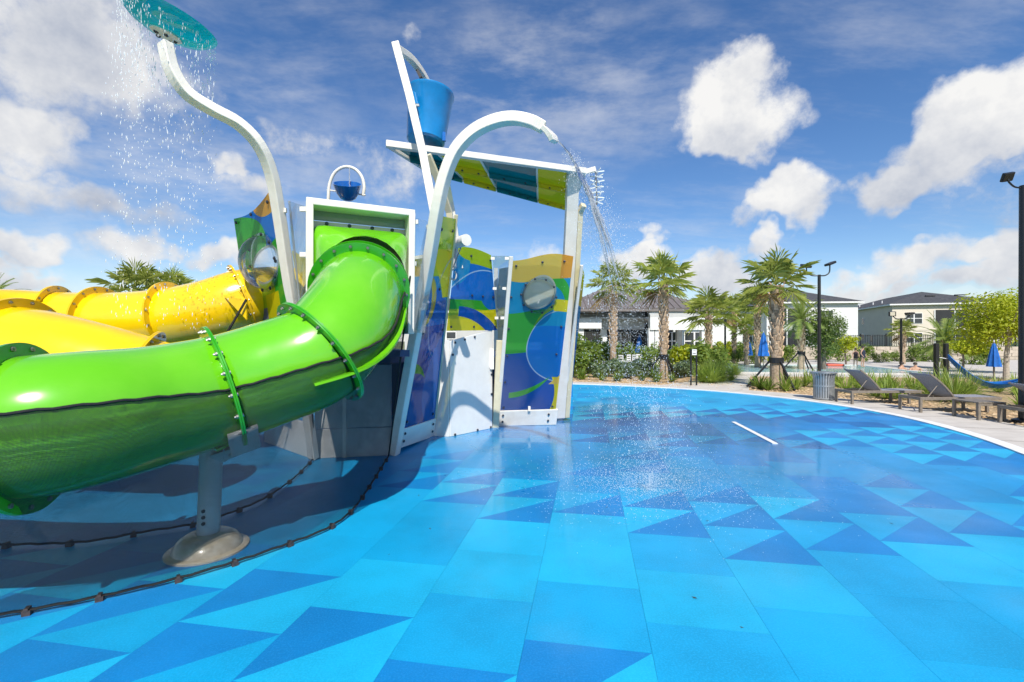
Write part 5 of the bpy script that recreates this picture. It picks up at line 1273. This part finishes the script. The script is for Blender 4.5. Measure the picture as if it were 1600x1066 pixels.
# hammock
hm = thing('hammock', 'blue rope hammock slung from two black posts', 'hammock', tuple(V((X(1463, 15.5), 15.5, 0)))); hm['local'] = 1; hL = V(hm.location)
for px, Z in ((1463, 15.5), (1478, 16.3)): p_ = V((X(px, Z), Z, 0)) - hL; MB().bar([p_, p_ + V((0, 0, 1.62))], .12, .11, (1, 0, 0)).build('post', M_black, hm, bev=.01)
e0, e1 = P(1481, 561, 16.0) - hL, P(1600, 598, 13.4) - hL; rows = []
for i in range(25):
    f = i / 24; c = e0.lerp(e1, f) + V((0, 0, -.52 * math.sin(f * math.pi) ** .9)); w_ = .04 + .42 * min(1, math.sin(f * math.pi) * 1.6); d = V((.6, .8, 0))
    rows.append([c + d * w_ * (j / 6 - .5) * 2 + V((0, 0, .16 * abs(j / 6 - .5) * 2)) for j in range(7)])
b_ = MB().patch(rows).build('sling', M_rope2, hm, sm=True); k = b_.modifiers.new('thickness', 'SOLIDIFY'); k.thickness = .02
MB().tube([e0 + V((-.25, .05, .05)), e0], .012, 6).build('rope', M_trim, hm)
# porch chairs
def chair(px, Z, label, a):
    o = thing('porch_chair', label, 'chair', (X(px, Z), Z, 0), 'white chairs on the clubhouse porch'); o['local'] = 1; o.rotation_euler.z = a
    MB().box((0, 0, .44), (.46, .46, .04)).build('seat', M_trim, o)
    for x in (-.21, .21):
        for y in (-.21, .21): MB().tube([(x, y, 0), (x, y, .42 if y < 0 else .85)], .018, 6).build('leg', M_trim, o)
    for z in (.55, .68, .82): MB().box((0, .21, z), (.42, .02, .08)).build('back_slat', M_trim, o)
for i, (px, Z) in enumerate(((944, 27), (952, 28), (970, 27.5), (978, 28.5), (988, 28), (1001, 29))): chair(px, Z, 'white chair on the clubhouse porch', i * 1.3)
# pool loungers far off: low strips
M_float = mat('red_float', (.62, .10, .05), .5)
fo = MB().slab([(X(1297, 30), 30.2, .10), (X(1320, 30), 30.0, .10), (X(1320, 30), 30.8, .10), (X(1297, 30), 30.9, .10)], .14).build('pool_float', M_float, off=V((X(1308, 30), 30.4, .1)), bev=.04)
tag(fo, 'flat red pool float lying on the pool edge', 'pool float')
# ------------------------------------------------------------------ bathers
M_skin = mat('skin', (.50, .30, .20), .5, var=.1); M_cloth = mat('navy_swimwear', (.02, .025, .05), .8); M_hair = mat('dark_hair', (.03, .02, .015), .6); M_cloth2 = mat('dark_shirt', (.05, .03, .035), .8)
def person(px, Z, h, label, rz_, cloth, stand=True, z0=0.0):
    o = thing('person', label, 'person', (X(px, Z), Z, z0), 'bathers at the pool'); o['local'] = 1; o.rotation_euler.z = rz_; s_ = h / 1.75
    if stand:
        vs = [(0, 0, .95), (0, .01, 1.15), (0, .0, 1.38), (0, -.01, 1.50), (0, -.02, 1.57), (0, -.02, 1.66),
              (.10, 0, .90), (.11, -.03, .50), (.11, .02, .09), (.11, -.12, .03), (-.10, 0, .90), (-.12, .02, .50), (-.13, .06, .09), (-.13, -.08, .03),
              (.19, 0, 1.40), (.26, .02, 1.14), (.24, -.14, .93), (.24, -.20, .86), (-.19, 0, 1.40), (-.27, .02, 1.14), (-.24, -.12, .93), (-.24, -.18, .86)]
        es = [(0, 1), (1, 2), (2, 3), (3, 4), (4, 5), (0, 6), (6, 7), (7, 8), (8, 9), (0, 10), (10, 11), (11, 12), (12, 13), (2, 14), (14, 15), (15, 16), (16, 17), (2, 18), (18, 19), (19, 20), (20, 21)]
        rs2 = [.15, .13, .15, .06, .075, .095, .10, .06, .04, .045, .10, .06, .04, .045, .06, .045, .03, .035, .06, .045, .03, .035]
    else:
        vs = [(0, 0, -.35), (0, 0, -.1), (0, 0, .12), (0, -.01, .20), (0, -.02, .32), (.19, 0, .08), (.30, -.15, -.05), (.15, -.32, .0), (-.19, 0, .08), (-.30, -.15, -.05), (-.15, -.32, .0)]
        es = [(0, 1), (1, 2), (2, 3), (3, 4), (2, 5), (5, 6), (6, 7), (2, 8), (8, 9), (9, 10)]; rs2 = [.14, .15, .13, .06, .10, .07, .05, .035, .07, .05, .035]
    me = bpy.data.meshes.new('body'); me.from_pydata([V(p) * s_ for p in vs], es, []); me.materials.append(M_skin)
    b = bpy.data.objects.new('body', me); COL.objects.link(b); b.parent = o
    b.modifiers.new('skin', 'SKIN'); me.skin_vertices[0].use_root if False else None
    for i, r_ in enumerate(rs2): me.skin_vertices[0].data[i].radius = (r_ * s_, r_ * s_)
    me.skin_vertices[0].data[0].use_root = True
    b.modifiers.new('sub', 'SUBSURF').levels = 1; b.modifiers['sub'].render_levels = 2
    hz = (1.68 if stand else .345) * s_
    MB().lathe([(.10 * s_, -.03), (.108 * s_, .02), (.09 * s_, .075), (.05 * s_, .105), (.001, .112)], 14, (0, .0, hz)).build('hair', M_hair, o, sm=True)
    if stand:
        MB().lathe([(.17 * s_, .80 * s_), (.185 * s_, .9 * s_), (.165 * s_, 1.1 * s_), (.19 * s_, 1.36 * s_), (.11 * s_, 1.46 * s_)], 16).build('clothing', cloth, o, sm=True)
person(1348, 28.6, 1.30, 'person in dark swimwear standing with raised elbow at the pool edge', .5, M_cloth, True, .06)
person(1337, 29.2, 1.15, 'smaller person in a dark top standing left at the pool edge', -.4, M_cloth2, True, .06)
person(1409, 27, 1.7, 'bather with head and shoulders above the water below the far lamp post', .3, M_cloth, False, .02)
person(1430, 26.5, 1.7, 'bather in the water right of the far lamp post', -.5, M_cloth, False, .02)

for g_name in sorted({o['group'] for o in COL.objects if o.get('group')} - {'loungers on the deck', 'bathers at the pool'}): number_group(g_name)
